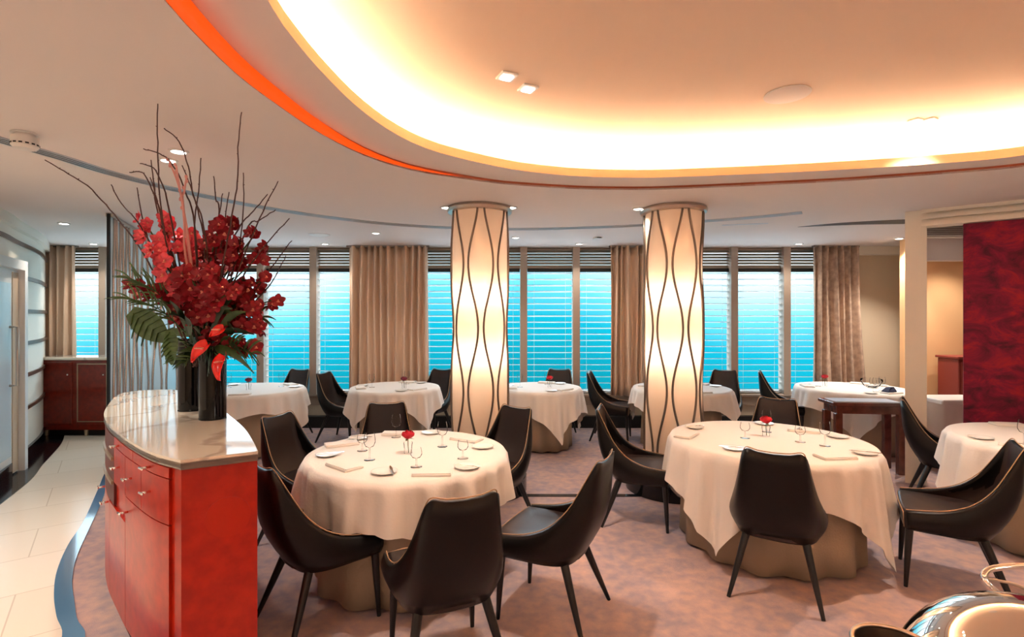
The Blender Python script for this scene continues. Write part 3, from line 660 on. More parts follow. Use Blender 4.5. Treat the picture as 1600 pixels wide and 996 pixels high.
# low cabinet in the far left corner
cab = empty('low_cabinet', (-5.9, 7.22, 0), label='low dark red burl cabinet with pale top in the far left corner', cat='cabinet')
MB().box(-0.66, 0.8, -0.18, 0.22, 0.10, 1.06).build('body', 'burl_dark', cab)
MB().box(-0.67, 0.82, -0.20, 0.24, 1.06, 1.10, 0.008).build('top', 'marble', cab)
R = [[(-0.6 + 0.75 * math.cos(math.pi * k / 16) * 0.5 + .37, 0.10 + 0.12 * math.sin(math.pi * k / 16) * (-1), z) for k in range(17)] + [(-0.6, 0.2, z), (0.15, 0.2, z)][::-1] for z in (1.10, 1.14)]
for x0, x1 in ((-0.65, -0.14), (-0.08, 0.36), (0.38, 0.79)):
    d = MB().box(x0, x1, -0.195, -0.178, 0.18, 1.03, 0.004).build('door', 'burl_dark', cab)
    MB().ball((x1 - 0.05 if x0 < -.5 else x1 - .06, -0.205, 0.86), 0.012).build('knob', 'chrome', d, smooth=True)
    if x0 > -.5:
        b = MB(); i_ = 0.012; f_ = [(x0 + i_, x1 - i_, 1.0, 1.015), (x0 + i_, x1 - i_, 0.21, 0.225)]
        for a0, a1, z0, z1 in f_: b.box(a0, a1, -0.200, -0.194, z0, z1)
        b.box(x0 + i_, x0 + i_ + .014, -0.200, -0.194, 0.21, 1.015); b.box(x1 - i_ - .014, x1 - i_, -0.200, -0.194, 0.21, 1.015); b.build('inlay_frame', 'gold_edge', d)
for x_ in (-0.55, 0.0, 0.35, 0.7):
    MB().lathe([(0.022, 0.0), (0.028, 0.10)], 12, c=(x_, -0.12)).build('foot', 'gold_edge', cab, auto=30)
MB().box(-0.6, 0.75, -0.10, 0.18, 0.0, 0.10).build('plinth', 'black_recess', cab)

# ------------------------------------------------------------------ dining chair
def make_chair(wave=1.0):
    t = empty('dining_chair')
    # top edge and bottom edge of the wrap-round shell, from the middle of the back to the front corner
    top = [(0, -0.350, 0.885), (0.08, -0.347, 0.889), (0.134, -0.340, 0.900), (0.156, -0.320, 0.872), (0.178, -0.262, 0.76), (0.204, -0.195, 0.645), (0.230, -0.105, 0.555), (0.241, 0.0, 0.505), (0.244, 0.10, 0.483), (0.238, 0.205, 0.470)]
    bot = [(0, -0.200, 0.355), (0.07, -0.197, 0.355), (0.13, -0.185, 0.355), (0.165, -0.165, 0.355), (0.187, -0.135, 0.355), (0.203, -0.09, 0.355), (0.214, -0.03, 0.357), (0.220, 0.05, 0.360), (0.224, 0.12, 0.362), (0.226, 0.20, 0.365)]
    T = catmull(top, 3); B2 = catmull(bot, 3); n = len(T); V = 8
    full = [(Vector((-p.x, p.y, p.z)), Vector((-q.x, q.y, q.z))) for p, q in list(zip(T, B2))[:0:-1]] + list(zip(T, B2))
    R = []
    for j in range(V + 1):
        v = j / V; row = []
        for i, (p, q) in enumerate(full):
            u = abs(i - (n - 1)) / (n - 1); h = p.z - q.z
            m_ = q.lerp(p, v); bulge = 0.055 * math.sin(math.pi * min(1, v * 1.0)) ** 1.0 * max(0, 1 - 0.9 * v) * (h / 0.53)
            outv = Vector((m_.x * 0.9, min(m_.y, -0.0) - 0.02, 0)); outv = outv.normalized() if outv.length > 0 else Vector((0, -1, 0))
            if u > 0.55: outv = Vector((1 if m_.x > 0 else -1, 0, 0)).lerp(outv, max(0, 1 - (u - .55) * 5)).normalized()
            row.append(m_ + outv * (bulge + 0.02 * math.sin(math.pi * v)))
        R.append(row)
    MB().rings(R, cap=False, closed=False).build('backrest', 'leather', t, smooth=True, solid=0.020)
    inner = []
    for j in range(1, V + 1):
        row = []
        for i, (p, q) in enumerate(full):
            m_ = R[j][i] if j < V else R[V][i] - Vector((0, 0, 0.006)); cdir = (Vector((0, 0.12, m_.z)) - m_); cdir.z = 0; cdir = cdir.normalized()
            row.append(m_ + cdir * 0.0135)
        inner.append(row[3:-3])
    MB().rings(inner, cap=False, closed=False).build('back_lining', 'seat_leather', t, smooth=True)
    path = [p + Vector((0, 0.002, 0.010)) for p, q in full]
    k = n // 5
    MB().tube(path, 0.003, 6).build('piping', 'piping', t, smooth=True)
    # seat pad
    def seat_ring(s_, z, zf=0.0, dy=0):
        P = [(0.238, 0.225), (0.15, 0.232), (0, 0.236), (-0.15, 0.232), (-0.238, 0.225), (-0.242, 0.10), (-0.236, -0.02), (-0.218, -0.12), (-0.175, -0.20), (-0.09, -0.235), (0, -0.242), (0.09, -0.235), (0.175, -0.20), (0.218, -0.12), (0.236, -0.02), (0.242, 0.10)]
        return [(x * s_ * 0.965, y * s_ * 0.965 + dy, z + zf * (1 if y > 0.15 else 0)) for x, y in P]
    MB().rings([seat_ring(0.90, 0.355, dy=.008), seat_ring(0.96, 0.360), seat_ring(0.985, 0.38), seat_ring(1.0, 0.455), seat_ring(0.985, 0.468), seat_ring(0.93, 0.474), seat_ring(0.6, 0.462), seat_ring(0.2, 0.456)]).build('seat', 'seat_leather', t, auto=50)
    fr = [(0.228, 0.0, 0.468)] and [(0.231, 0.215, 0.372), (0.232, 0.219, 0.464), (0.15, 0.226, 0.468), (0, 0.230, 0.468), (-0.15, 0.226, 0.468), (-0.232, 0.219, 0.464), (-0.231, 0.215, 0.372)]
    MB().tube(fr, 0.003, 6).build('seat_piping', 'piping', t, smooth=True)
    for sx_ in (-1, 1):
        MB().tube([(sx_ * 0.200, 0.185, 0.37), (sx_ * 0.205, 0.195, 0.2), (sx_ * 0.212, 0.205, 0.0)], [0.022, 0.018, 0.011], 10).build('leg', 'leg_black', t, auto=50)
        MB().tube([(sx_ * 0.150, -0.150, 0.38), (sx_ * 0.192, -0.215, 0.2), (sx_ * 0.240, -0.290, 0.0)], [0.024, 0.019, 0.011], 10).build('leg', 'leg_black', t, auto=50)
    return t
chair0 = make_chair(); first = [True]
def place(cx, cy, fx, fy, label, group):
    th = math.atan2(-fx, fy)
    if first[0]: o = chair0; first[0] = False; o.location = (cx, cy, 0); o.rotation_euler = (0, 0, th)
    else: o = dup(chair0, (cx, cy, 0), th)
    tag(o, label, 'chair', group); return o
G1, G2, G3 = 'chairs round the front left table', 'chairs round the front right table', 'chairs at the window tables'
place(-0.33, 2.46, -0.38, 0.925, 'black leather chair seen from behind in front of the front left table', G1)
place(-1.03, 2.84, 0.72, 0.69, 'black leather chair tucked against the red console, facing the front left table', G1)
place(-1.49, 3.82, 0.94, -0.34, 'black leather chair between the counter flowers and the front left table, behind its left side', G1)
place(-1.03, 4.16, 0.2, -0.98, 'brown leather chair on the far side of the front left table, facing the camera', G1)
place(-0.17, 4.02, -0.63, -0.79, 'black leather chair in front of the first lit column, behind the front left table', G1)
place(0.20, 2.90, -0.90, 0.44, 'black leather chair with pale piping turned left, at the right of the front left table', G1)
place(1.63, 3.15, 0.50, 0.86, 'black leather chair seen from behind in front of the front right table', G2)
place(1.05, 4.17, 0.96, -0.28, 'black leather chair beside the dark base of the second lit column, facing right', G2)
place(2.26, 4.44, -0.55, -0.83, 'brown leather chair on the far side of the front right table', G2)
place(2.70, 3.20, -0.83, 0.55, 'black leather chair near the right edge facing the front right table', G2)
place(3.86, 4.50, 0.80, -0.58, 'black leather chair in front of the white post, facing the table at the right edge', 'chair at the right edge table')
place(-3.15, 7.08, -0.25, -0.97, 'black leather chair behind the window table seen right of the flowers', G3)
place(-2.24, 6.88, 0.95, -0.25, 'black leather chair in front of the wide tan curtain, facing right', G3)
place(-1.15, 7.10, -0.4, -0.9, 'black leather chair between the wide tan curtain and the first lit column', G3)
place(0.62, 7.08, -0.2, -0.98, 'black leather chair behind the window table between the two columns', G3)
place(1.38, 6.95, 0.95, -0.3, 'black leather chair with high side edge left of the second lit column', G3)
place(2.86, 7.00, -0.5, -0.85, 'black leather chair just right of the second lit column, behind the table', G3)
place(3.74, 6.96, 0.88, -0.45, 'black leather chair in front of the rightmost window mullion, facing right', G3)

# ------------------------------------------------------------------ tables
def cloth_mesh(r, half, rot, z=0.757, seed=0, dents=(), nfold=17, sq=1.0):
    rnd = random.Random(seed); n = 240; R = []
    ph1, ph2 = rnd.random() * 6, rnd.random() * 6
    for rr in (0.02, 0.35, 0.7, 0.93): R.append([(r * rr * math.cos(2 * math.pi * j / n), r * rr * math.sin(2 * math.pi * j / n), z) for j in range(n)])
    R.append([((r - .004) * math.cos(2 * math.pi * j / n), (r - .004) * math.sin(2 * math.pi * j / n), z - 0.002) for j in range(n)])
    for s_ in range(1, 13):
        t = s_ / 12; row = []
        for j in range(n):
            a = 2 * math.pi * j / n; q = a - rot; c, s2 = abs(math.cos(q)), abs(math.sin(q))
            L_ = half / max(c, s2) - r; cor = max(0, (L_ - (half - r)) / (half * 0.414))  # 1 at a corner
            L_ = (half - r) + (L_ - (half - r)) * sq; L_ *= 0.98 + 0.03 * math.sin(3 * a + ph1)
            L_ = min(L_, z - 0.06)
            w1 = math.sin(nfold * a + ph2 + 1.2 * math.sin(2 * a + ph1) + 0.25 * t); fold = (abs(w1) ** 0.6) * (1 if w1 > 0 else -1) * 0.62 + math.sin((nfold * 2 + 3) * a + ph1) * 0.30 + 0.35 * math.sin(5 * a + ph2)
            am = 0.046 * (t ** 0.6) * (0.6 + 0.8 * cor)
            rad = r + 0.012 + 0.030 * t + am * fold + 0.03 * cor * t * t
            for (da, wd, dep) in dents:
                dd = abs((a - da + math.pi) % (2 * math.pi) - math.pi); 
                if dd < wd: rad -= dep * t * (0.5 + 0.5 * math.cos(math.pi * dd / wd))
            zz = z - 0.012 - L_ * t
            row.append((rad * math.cos(a), rad * math.sin(a), zz))
        R.append(row)
    b = MB(); b.rings(R, cap=False); b.f.append(tuple(range(n)))
    return b
def skirt_mesh(r, seed=0):
    rnd = random.Random(seed); n = 120; R = []; ph = rnd.random() * 6
    for t in (0, 0.15, 0.4, 0.7, 1.0):
        R.append([((r + (0.004 + 0.020 * t) * math.sin(13 * 2 * math.pi * j / n + ph) + 0.012 * t * math.sin(5 * 2 * math.pi * j / n)) * math.cos(2 * math.pi * j / n),
                   (r + (0.004 + 0.020 * t) * math.sin(13 * 2 * math.pi * j / n + ph) + 0.012 * t * math.sin(5 * 2 * math.pi * j / n)) * math.sin(2 * math.pi * j / n), 0.735 - 0.715 * t) for j in range(n)])
    return MB().rings(R, cap=False)
def table(x, y, r, half, rotdeg, lab, clab, seed, dents=(), sk=None, nfold=17, sq=1.0):
    t = empty('round_table', (x, y, 0), 0, 'round table with tan underskirt ' + lab, 'table', 'round dining tables')
    MB().lathe([(r - .05, 0.715), (r - .045, 0.722), (r - .045, 0.738), (r - .05, 0.742)], 64).build('tabletop', 'dark_wood', t, auto=30)
    MB().lathe([(0.28, 0.0), (0.28, 0.03), (0.05, 0.06), (0.05, 0.725)], 24).build('pedestal', 'leg_black', t, auto=30)
    skm = sk or (r - 0.13)
    skirt_mesh(skm, seed).build('underskirt', 'underskirt', t, smooth=True, solid=0.004)
    MB().lathe([(skm - 0.06, 0.0), (skm - 0.06, 0.03)], 48).build('base_plate', 'black_recess', t, auto=30)
    c = cloth_mesh(r, half, math.radians(rotdeg), seed=seed, dents=dents, nfold=nfold, sq=sq).build('tablecloth', 'linen', None, smooth=True)
    c.location = (x, y, 0); tag(c, clab, 'tablecloth', 'white tablecloths'); return t
T1, T2 = (-0.69, 3.40), (1.87, 3.75)
def dang(T, cx, cy): return math.atan2(cy - T[1], cx - T[0])
table(*T1, 0.65, 0.90, -10, 'front left, between the red console and the first column', 'white cloth on the front left round table', 3,
      [(dang(T1, -0.17, 4.02), 0.45, 0.05), (dang(T1, 0.2, 2.9), 0.3, 0.03), (dang(T1, -1.1, 2.85), 0.4, 0.04)], 0.57, sq=0.55)
table(*T2, 0.68, 0.95, -7, 'front right, in front of the second column', 'white cloth with a long hanging corner on the front right round table', 5,
      [(dang(T2, 1.60, 2.98), 0.45, 0.14)], 0.58)
table(-3.27, 6.38, 0.64, 0.85, 35, 'by the windows directly right of the flower vases', 'white cloth on the window table right of the flower vases', 8, nfold=14)
table(-1.50, 6.58, 0.56, 0.74, 5, 'in front of the wide tan curtain', 'white cloth on the small table in front of the wide tan curtain', 9, nfold=12)
table(0.36, 6.56, 0.52, 0.80, -25, 'by the window between the two columns', 'white cloth with a pointed corner on the window table between the columns', 10, nfold=12)
table(2.15, 6.50, 0.60, 0.78, 10, 'behind the second lit column', 'white cloth on the table behind the second lit column', 11, nfold=12)
table(4.30, 6.48, 0.64, 0.84, 15, 'at the right end of the windows by the patterned curtain', 'white cloth on the table by the patterned right curtain', 12, nfold=14)
table(4.00, 3.68, 0.68, 0.88, 30, 'cut off by the right edge before the crimson panel', 'white cloth on the table cut off by the right edge', 13)

# ------------------------------------------------------------------ things on the tables
TZ = 0.758
def plate0():
    t = empty('bread_plate'); MB().lathe([(0.03, 0.001), (0.045, 0.001), (0.073, 0.012), (0.075, 0.014), (0.072, 0.014), (0.046, 0.005), (0.001, 0.004)], 28).build('dish', 'china', t, smooth=True); return t
def knife0():
    t = empty('butter_knife'); MB().box(-0.005, 0.005, -0.09, -0.01, 0, 0.005, 0.002).build('handle', 'silver', t)
    MB().rings([[(-.005, -.012, 0.001), (.005, -.012, 0.001), (.005, -.012, 0.003), (-.005, -.012, 0.003)], [(-.009, .03, 0.001), (.008, .03, 0.001), (.008, .03, 0.003), (-.009, .03, 0.003)], [(-.003, .085, 0.001), (.003, .085, 0.001), (.003, .085, 0.003), (-.003, .085, 0.003)]]).build('blade', 'silver', t); return t
def napkin0():
    t = empty('napkin'); 
    R = [[(x * s_, y * s_, z) for x, y in ((-.11, -.06), (0, -.062), (.11, -.06), (.112, 0), (.11, .06), (0, .062), (-.11, .06), (-.112, 0))] for s_, z in ((0.98, 0.0), (1, 0.003), (1, 0.010), (0.96, 0.013))]
    MB().rings(R).build('folded_cloth', 'linen', t, auto=40)
    MB().rings([[(-.11, -.055, 0.013), (.108, -.055, 0.013), (.108, -.055, 0.017), (-.11, -.055, 0.017)], [(-.11, .05, 0.013), (.108, .045, 0.013), (.108, .045, 0.016), (-.11, .05, 0.016)]]).build('fold', 'linen', t); return t
def glass0(h=0.17, r=0.036):
    t = empty('wine_glass')
    MB().lathe([(0.034, 0.0), (0.034, 0.002), (0.006, 0.006), (0.004, 0.02), (0.004, h * .45)], 24).build('stem', 'glass', t, smooth=True)
    MB().lathe([(0.004, h * .45), (r * .7, h * .5), (r, h * .64), (r * .98, h * .8), (r * .82, h)], 28, cap=False).build('bowl', 'glass', t, smooth=True); return t
def rose0(m='red_rose'):
    t = empty('rose_vase')
    MB().lathe([(0.022, 0), (0.026, 0.004), (0.024, 0.03), (0.030, 0.07), (0.028, 0.075)], 20, cap=False).build('vase', 'glass', t, smooth=True)
    MB().tube([(0.004, 0, 0.005), (0, 0, 0.06), (0, 0, 0.11)], 0.0025, 6).build('stem', 'green_stem', t)
    b = MB()
    for ring_, (rad, n, hh, tilt) in enumerate(((0.010, 3, 0.040, 0.15), (0.018, 5, 0.038, 0.45), (0.026, 6, 0.033, 0.8))):
        for k in range(n):
            a = 2 * math.pi * k / n + ring_; R = []
            for i in range(5):
                v = i / 4; w_ = 0.9 * math.sin(math.pi * (0.25 + 0.55 * v)); row = []
                for j in range(5):
                    u = (j / 4 - .5) * 2; aa = a + u * w_ * 1.1; q = rad * (0.30 + 0.80 * math.sin(v * 2.3))
                    row.append((q * math.cos(aa), q * math.sin(aa), 0.105 + hh * v - 0.006 * u * u * v))
                R.append(row)
            b.rings(R, cap=False, closed=False)
    b.ball((0, 0, 0.122), 0.016); b.v = [(x * 1.5, y * 1.5, 0.098 + (z - 0.105) * 1.35) for x, y, z in b.v]; b.build('bloom', m, t, smooth=True)
    b = MB()
    for k in range(3):
        a = k * 2.1 + .4; d = Vector((math.cos(a), math.sin(a), 0)); pz = Vector((0, 0, 0.098))
        b.add([pz, pz + d * .02 + Vector((-d.y, d.x, 0)) * .012, pz + d * .045 + Vector((0, 0, -.008)), pz + d * .02 - Vector((-d.y, d.x, 0)) * .012], [(0, 1, 2, 3)])
    b.build('leaf', 'leaf_mid', t); return t
protos = {}
def put(kind, x, y, rz, label, cat, group, z=TZ):
    if kind not in protos:
        protos[kind] = {'plate': plate0, 'knife': knife0, 'napkin': napkin0, 'glass': glass0, 'tumbler': lambda: glass0(0.115, 0.034), 'rose': rose0, 'darkrose': lambda: rose0('dark_rose')}[kind]()
        o = protos[kind]; o.location = (x, y, z); o.rotation_euler = (0, 0, rz)
    else: o = dup(protos[kind], (x, y, z), rz)
    return tag(o, label, cat, group)
def setting(T, name, items):
    rt = {(-0.69, 3.40): 0.65, (1.87, 3.75): 0.68}.get(tuple(T))
    for kind, x, y, rz, lab in items:
        if rt:
            d_ = math.hypot(x - T[0], y - T[1]); lim = rt - (0.115 if kind == 'napkin' else 0.085)
            if d_ > lim: x, y = T[0] + (x - T[0]) * lim / d_, T[1] + (y - T[1]) * lim / d_
        cat = {'plate': 'plate', 'knife': 'knife', 'napkin': 'napkin', 'glass': 'glass', 'tumbler': 'glass', 'rose': 'rose in a vase', 'darkrose': 'rose in a vase'}[kind]
        word = {'plate': 'cream bread plate', 'knife': 'silver butter knife', 'napkin': 'folded cream napkin', 'glass': 'clear wine glass', 'tumbler': 'short clear glass', 'rose': 'red rose', 'darkrose': 'dark rose'}[kind]
        put(kind, x, y, rz, '%s %s on the %s' % (word, lab, name), cat, ('stemmed glasses' if cat == 'glass' else 'knives' if cat == 'knife' else cat + 's') + ' on the tables' if 'rose' not in cat else 'roses in small vases', TZ + (0.014 if kind == 'knife' else 0))
setting(T1, 'front left table', [
 ('rose', -0.68, 3.35, 0, 'in the middle'),
 ('plate', -1.19, 3.30, 0, 'at its left edge'), ('knife', -1.17, 3.30, -1.2, 'lying across the left edge plate'),
 ('plate', -0.73, 2.93, 0, 'at the near edge, left of centre'), ('knife', -0.69, 2.94, 0.35, 'on the near edge plate'),
 ('plate', -0.20, 2.97, 0, 'at the near right edge'), ('knife', -0.22, 2.98, 1.2, 'on the near right plate'),
 ('plate', -0.20, 3.50, 0, 'at the right edge'), 
 ('plate', -0.62, 3.93, 0, 'at the far edge, right of the rose'),
 ('plate', -1.17, 3.80, 0, 'at the far left edge'), ('knife', -1.15, 3.81, 1.3, 'on the far left plate'),
 ('napkin', -0.43, 2.87, 0.05, 'at the near edge, right of centre'), ('napkin', -1.0, 3.05, -0.7, 'at the near left'),
 ('napkin', -1.19, 3.58, 0.5, 'between the two left plates'), ('napkin', -0.33, 3.72, -0.5, 'at the far right'), ('napkin', -0.88, 3.92, 0.0, 'at the far edge, left of the rose'),
 ('glass', -0.89, 3.20, 0, 'in front of the rose to the left'), ('tumbler', -1.0, 3.42, 0, 'behind the left front glass'), ('glass', -0.86, 3.80, 0, 'behind the rose'), ('glass', -0.48, 3.53, 0, 'right of the rose'),
 ('tumbler', -0.57, 3.05, 0, 'in front of the rose'), ('tumbler', -0.31, 3.23, 0, 'near the right plates')])
setting(T2, 'front right table', [
 ('rose', 1.905, 3.84, 0, 'in the middle'),
 ('plate', 2.34, 3.30, 0, 'at the near right edge'), ('knife', 2.32, 3.31, 1.1, 'on the near right plate'),
 ('plate', 1.50, 3.45, 0, 'at the near edge beside the chair back'), ('knife', 1.49, 3.46, 1.2, 'on the near edge plate'),
 ('plate', 1.47, 4.12, 0, 'at the far left edge'), ('knife', 1.48, 4.12, -1.2, 'on the far left plate'),
 ('plate', 2.10, 4.26, 0, 'at the far edge'), ('plate', 2.42, 3.80, 0, 'at its right edge'),
 ('napkin', 1.30, 3.85, 0.9, 'at its left edge'), ('napkin', 2.28, 4.0, -0.5, 'behind the right glass'), ('napkin', 2.05, 3.25, 0.1, 'right of the chair back'),
 ('glass', 2.17, 3.55, 0, 'right of the rose'), ('glass', 1.98, 3.98, 0, 'just behind the rose'), ('tumbler', 1.72, 3.78, 0, 'left of the rose'), ('tumbler', 2.06, 3.66, 0, 'between rose and right glass')])
def far_set(T, r, name, rose, roff, n, a0, gl):
    its = [(rose, T[0] + roff[0], T[1] + roff[1], 0, 'in the middle')]
    side = {0: 'at its right side', 1: 'at its far side', 2: 'at its left side', 3: 'at its near side'}
    for k in range(n):
        a = a0 + k * 2 * math.pi / n; x = T[0] + (r - .12) * math.cos(a); y = T[1] + (r - .12) * math.sin(a); sd = side[int(((a + math.pi / 4) % (2 * math.pi)) // (math.pi / 2))]
        its.append(('plate', x, y, 0, sd)); its.append(('napkin', T[0] + (r - .13) * math.cos(a + .5), T[1] + (r - .13) * math.sin(a + .5), a + .5 + math.pi / 2, sd))
        if k in gl: its.append(('glass', T[0] + (r - .27) * math.cos(a + .35), T[1] + (r - .27) * math.sin(a + .35), 0, sd))
    setting(T, name, its)
far_set((-3.27, 6.38), 0.64, 'window table right of the flower vases', 'darkrose', (0.04, -0.1), 3, 0.3, (0, 1))
far_set((-1.50, 6.58), 0.56, 'small table before the wide curtain', 'darkrose', (0.15, -0.18), 3, 0.9, (0, 1))
far_set((0.36, 6.56), 0.53, 'window table between the columns', 'rose', (0.12, -0.05), 3, 0.8, (0, 1))
far_set((2.15, 6.50), 0.60, 'table behind the second column', 'rose', (0.0, 0), 3, 0.2, (0,))
far_set((4.30, 6.48), 0.64, 'table by the patterned right curtain', 'rose', (-0.25, 0.15), 3, 2.4, (0, 1))
far_set((4.00, 3.68), 0.68, 'table cut off by the right edge', 'rose', (0.25, 0.0), 3, 0.9, (0, 1))
# glassware cluster and dark blue item on the right window table
put('glass', 4.30, 6.10, 0, 'clear stemmed wine glass at the front of the table by the patterned right curtain', 'glass', 'stemmed glasses on the tables')
put('glass', 4.48, 6.2, 0, 'clear stemmed wine glass next to the dark blue cloth by the white post', 'glass', 'stemmed glasses on the tables')
o = empty('glass_bowl', (4.55, 6.48, TZ), 0, 'clear glass bowl on the table by the patterned right curtain', 'bowl')
MB().lathe([(0.04, 0), (0.09, 0.03), (0.12, 0.09), (0.115, 0.11)], 28, cap=False).build('bowl', 'glass', o, smooth=True, solid=0.003)
MB().lathe([(0.045, 0.0), (0.045, 0.006)], 24).build('foot', 'glass', o, smooth=False)
mat('navy', (0.01, 0.015, 0.06), 0.7)
o = empty('folded_blue_cloth', (4.42, 6.0, TZ), 0.3, 'dark blue folded cloth at the edge of the table beside the white post', 'cloth')
MB().rings([[(-.06, -.05, 0), (.06, -.05, 0), (.06, .05, 0), (-.06, .05, 0)], [(-.065, -.04, .03), (.05, -.05, .035), (.055, .045, .03), (-.05, .05, .03)], [(-.02, -.03, .07), (.05, -.02, .075), (.05, .03, .07), (-.01, .03, .07)]]).build('fold', 'navy', o, smooth=False)
MB().rings([[(-.07, -.06, 0), (.0, -.07, 0), (.0, .05, 0.002), (-.07, .05, 0.002)], [(-.06, -.05, .015), (.0, -.055, .02), (.0, .04, .02), (-.06, .04, .018)]]).build('corner', 'navy', o)
o = empty('butter_dish', (2.24, 3.99, TZ), 0, 'small silver butter dish on the front right table behind the glass', 'dish')
MB().lathe([(0.03, 0), (0.035, 0.006), (0.022, 0.012), (0.022, 0.02), (0.001, 0.034)], 20).build('lid', 'silver', o, smooth=True); MB().lathe([(0.045, 0.0), (0.048, 0.004), (0.044, 0.005), (0.03, 0.002)], 24).build('dish', 'silver', o, smooth=True)

# ------------------------------------------------------------------ dark wooden side table and service table
o = empty('side_table', (3.78, 5.52, 0), math.radians(-6), 'dark red-brown wooden side table between the round tables, left of the white post', 'table')
MB().box(-0.38, 0.36, -0.17, 0.17, 0.715, 0.75, 0.006).build('top', 'dark_wood', o)
MB().box(-0.33, 0.31, -0.14, 0.14, 0.63, 0.715).build('apron', 'dark_wood', o)
for sx_ in (-1, 1):
    for sy_ in (-1, 1): MB().box(sx_ * 0.31 - 0.035, sx_ * 0.31 + 0.035, sy_ * 0.12 - 0.03, sy_ * 0.12 + 0.03, 0, 0.63, 0.004).build('leg', 'dark_wood', o)
mat('sheet_grey', (0.55, 0.60, 0.68), 0.8)
c = MB().rings([[(-.33, -.12, .751), (.32, -.13, .751), (.32, .13, .751), (-.33, .13, .751)], [(-.32, -.115, .757), (.31, -.125, .757), (.31, .125, .757), (-.32, .125, .757)]]).build('folded_cloth', 'sheet_grey')  # thin pale grey-blue sheet covering most of the side table top
c.location = (3.78, 5.52, 0); c.rotation_euler = (0, 0, math.radians(-6)); tag(c, 'pale grey-blue sheet lying on the dark wooden side table', 'cloth')
o = empty('service_table', (4.98, 5.72, 0), 0, 'small table under a long white cloth seen through the opening at the right', 'table')
MB().box(-0.34, 0.36, -0.2, 0.2, 0.70, 0.755, 0.01).build('top', 'china', o)
R = [[(x * s_, y * s_, z) for x, y in [(-.34 + .68 * i / 14, -.2 + 0.008 * math.sin(i * 1.9)) for i in range(15)] + [(.34 - .68 * i / 14, .2 + 0.008 * math.sin(i * 1.7)) for i in range(15)]] for s_, z in ((1.0, 0.705), (0.98, 0.4), (0.97, 0.08))]
MB().rings(R, cap=False).build('cloth_drop', 'linen', o, smooth=True)
o = empty('small_box', (5.12, 5.68, 0.755), 0, 'small white box standing on the white service table', 'box'); MB().box(-.06, .06, -.05, .05, 0, .09, .006).build('body', 'china', o); MB().box(-.062, .062, -.052, .052, .085, .10, .004).build('lid', 'white_paint', o)
o = empty('red_cabinet', (5.85, 6.6, 0), 0, 'dark red wooden cabinet against the amber wall beyond the opening', 'cabinet')
MB().box(-0.2, 0.6, -0.12, 0.2, 0.08, 1.12, 0.008).build('body', 'red_brown', o); MB().box(-0.22, 0.62, -0.14, 0.22, 1.12, 1.15, 0.006).build('top', 'red_brown', o)
d = MB().box(-0.17, 0.19, -0.135, -0.12, 0.14, 1.08, 0.004).build('door', 'red_brown', o); MB().ball((0.15, -0.145, 0.7), 0.012).build('knob', 'brushed', d, smooth=True)

# ------------------------------------------------------------------ chrome trolley ware, near right corner
tr = empty('serving_trolley', (0.95, 1.0, 0), 0, 'chrome serving trolley at the bottom right corner with curved rails', 'trolley')
MB().box(-0.45, 0.40, -0.25, 0.27, 0.765, 0.785, 0.009).build('tray', 'chrome', tr, auto=40)
for sx_ in (-1, 1):
    for sy_ in (-1, 1):
        MB().tube([(sx_ * 0.36, sy_ * 0.21, 0.785), (sx_ * 0.36, sy_ * 0.21, 0.05)], 0.011, 8).build('leg', 'chrome', tr, smooth=True)
        MB().ball((sx_ * 0.36, sy_ * 0.21, 0.026), 0.026).build('castor', 'black_gloss', tr, smooth=True)
T0 = Vector((0.95, 1.0, 0))
pa = catmull([at(1660, 884, 1.36), at(1590, 885, 1.36), at(1548, 890, 1.36), at(1538, 903, 1.35), at(1550, 920, 1.34), at(1580, 940, 1.33), at(1640, 962, 1.32), Vector((1.36, 1.28, 0.85)), Vector((1.33, 1.24, 0.79))], 8)
MB().tube([p - T0 for p in pa], 0.0085, 10).build('rail', 'chrome', tr, smooth=True)
pa = catmull([at(1625, 935, 1.34), at(1590, 915, 1.35), at(1560, 908, 1.355), at(1542, 905, 1.355)], 6)
MB().tube([p - T0 for p in pa], 0.004, 8).build('scroll', 'brushed', tr, smooth=True)
cl = empty('cloche', (1.075, 1.05, 0.786), 0, 'large polished silver dome cover at the bottom right corner', 'dish cover')
MB().lathe([(0.252, 0.0), (0.262, 0.003), (0.252, 0.012)] + [(0.247 * math.cos(a * math.pi / 2 / 16), 0.014 + 0.258 * math.sin(a * math.pi / 2 / 16)) for a in range(16)] + [(0.001, 0.272)], 72).build('dome', 'chrome', cl, smooth=True)
MB().tube([(0.09, -0.12 + 0.05 * math.cos(t * math.pi / 12), 0.21 + 0.05 * math.sin(t * math.pi / 12)) for t in range(13)], 0.007, 8).build('handle', 'silver', cl, smooth=True)
c2 = empty('sugar_bowl', (0.66, 0.88, 0.785), 0, 'silver gilt bowl rim left of the large dome, barely in view', 'bowl')
MB().lathe([(0.030, 0.0), (0.022, 0.03), (0.05, 0.10), (0.056, 0.20), (0.062, 0.295)], 40, cap=False).build('bowl', 'brushed', c2, smooth=True)
MB().tube([(0.063 * math.cos(t * math.pi / 24), 0.063 * math.sin(t * math.pi / 24), 0.298) for t in range(48)], 0.0045, 8, closed=True).build('rim', 'brushed', c2, smooth=True)

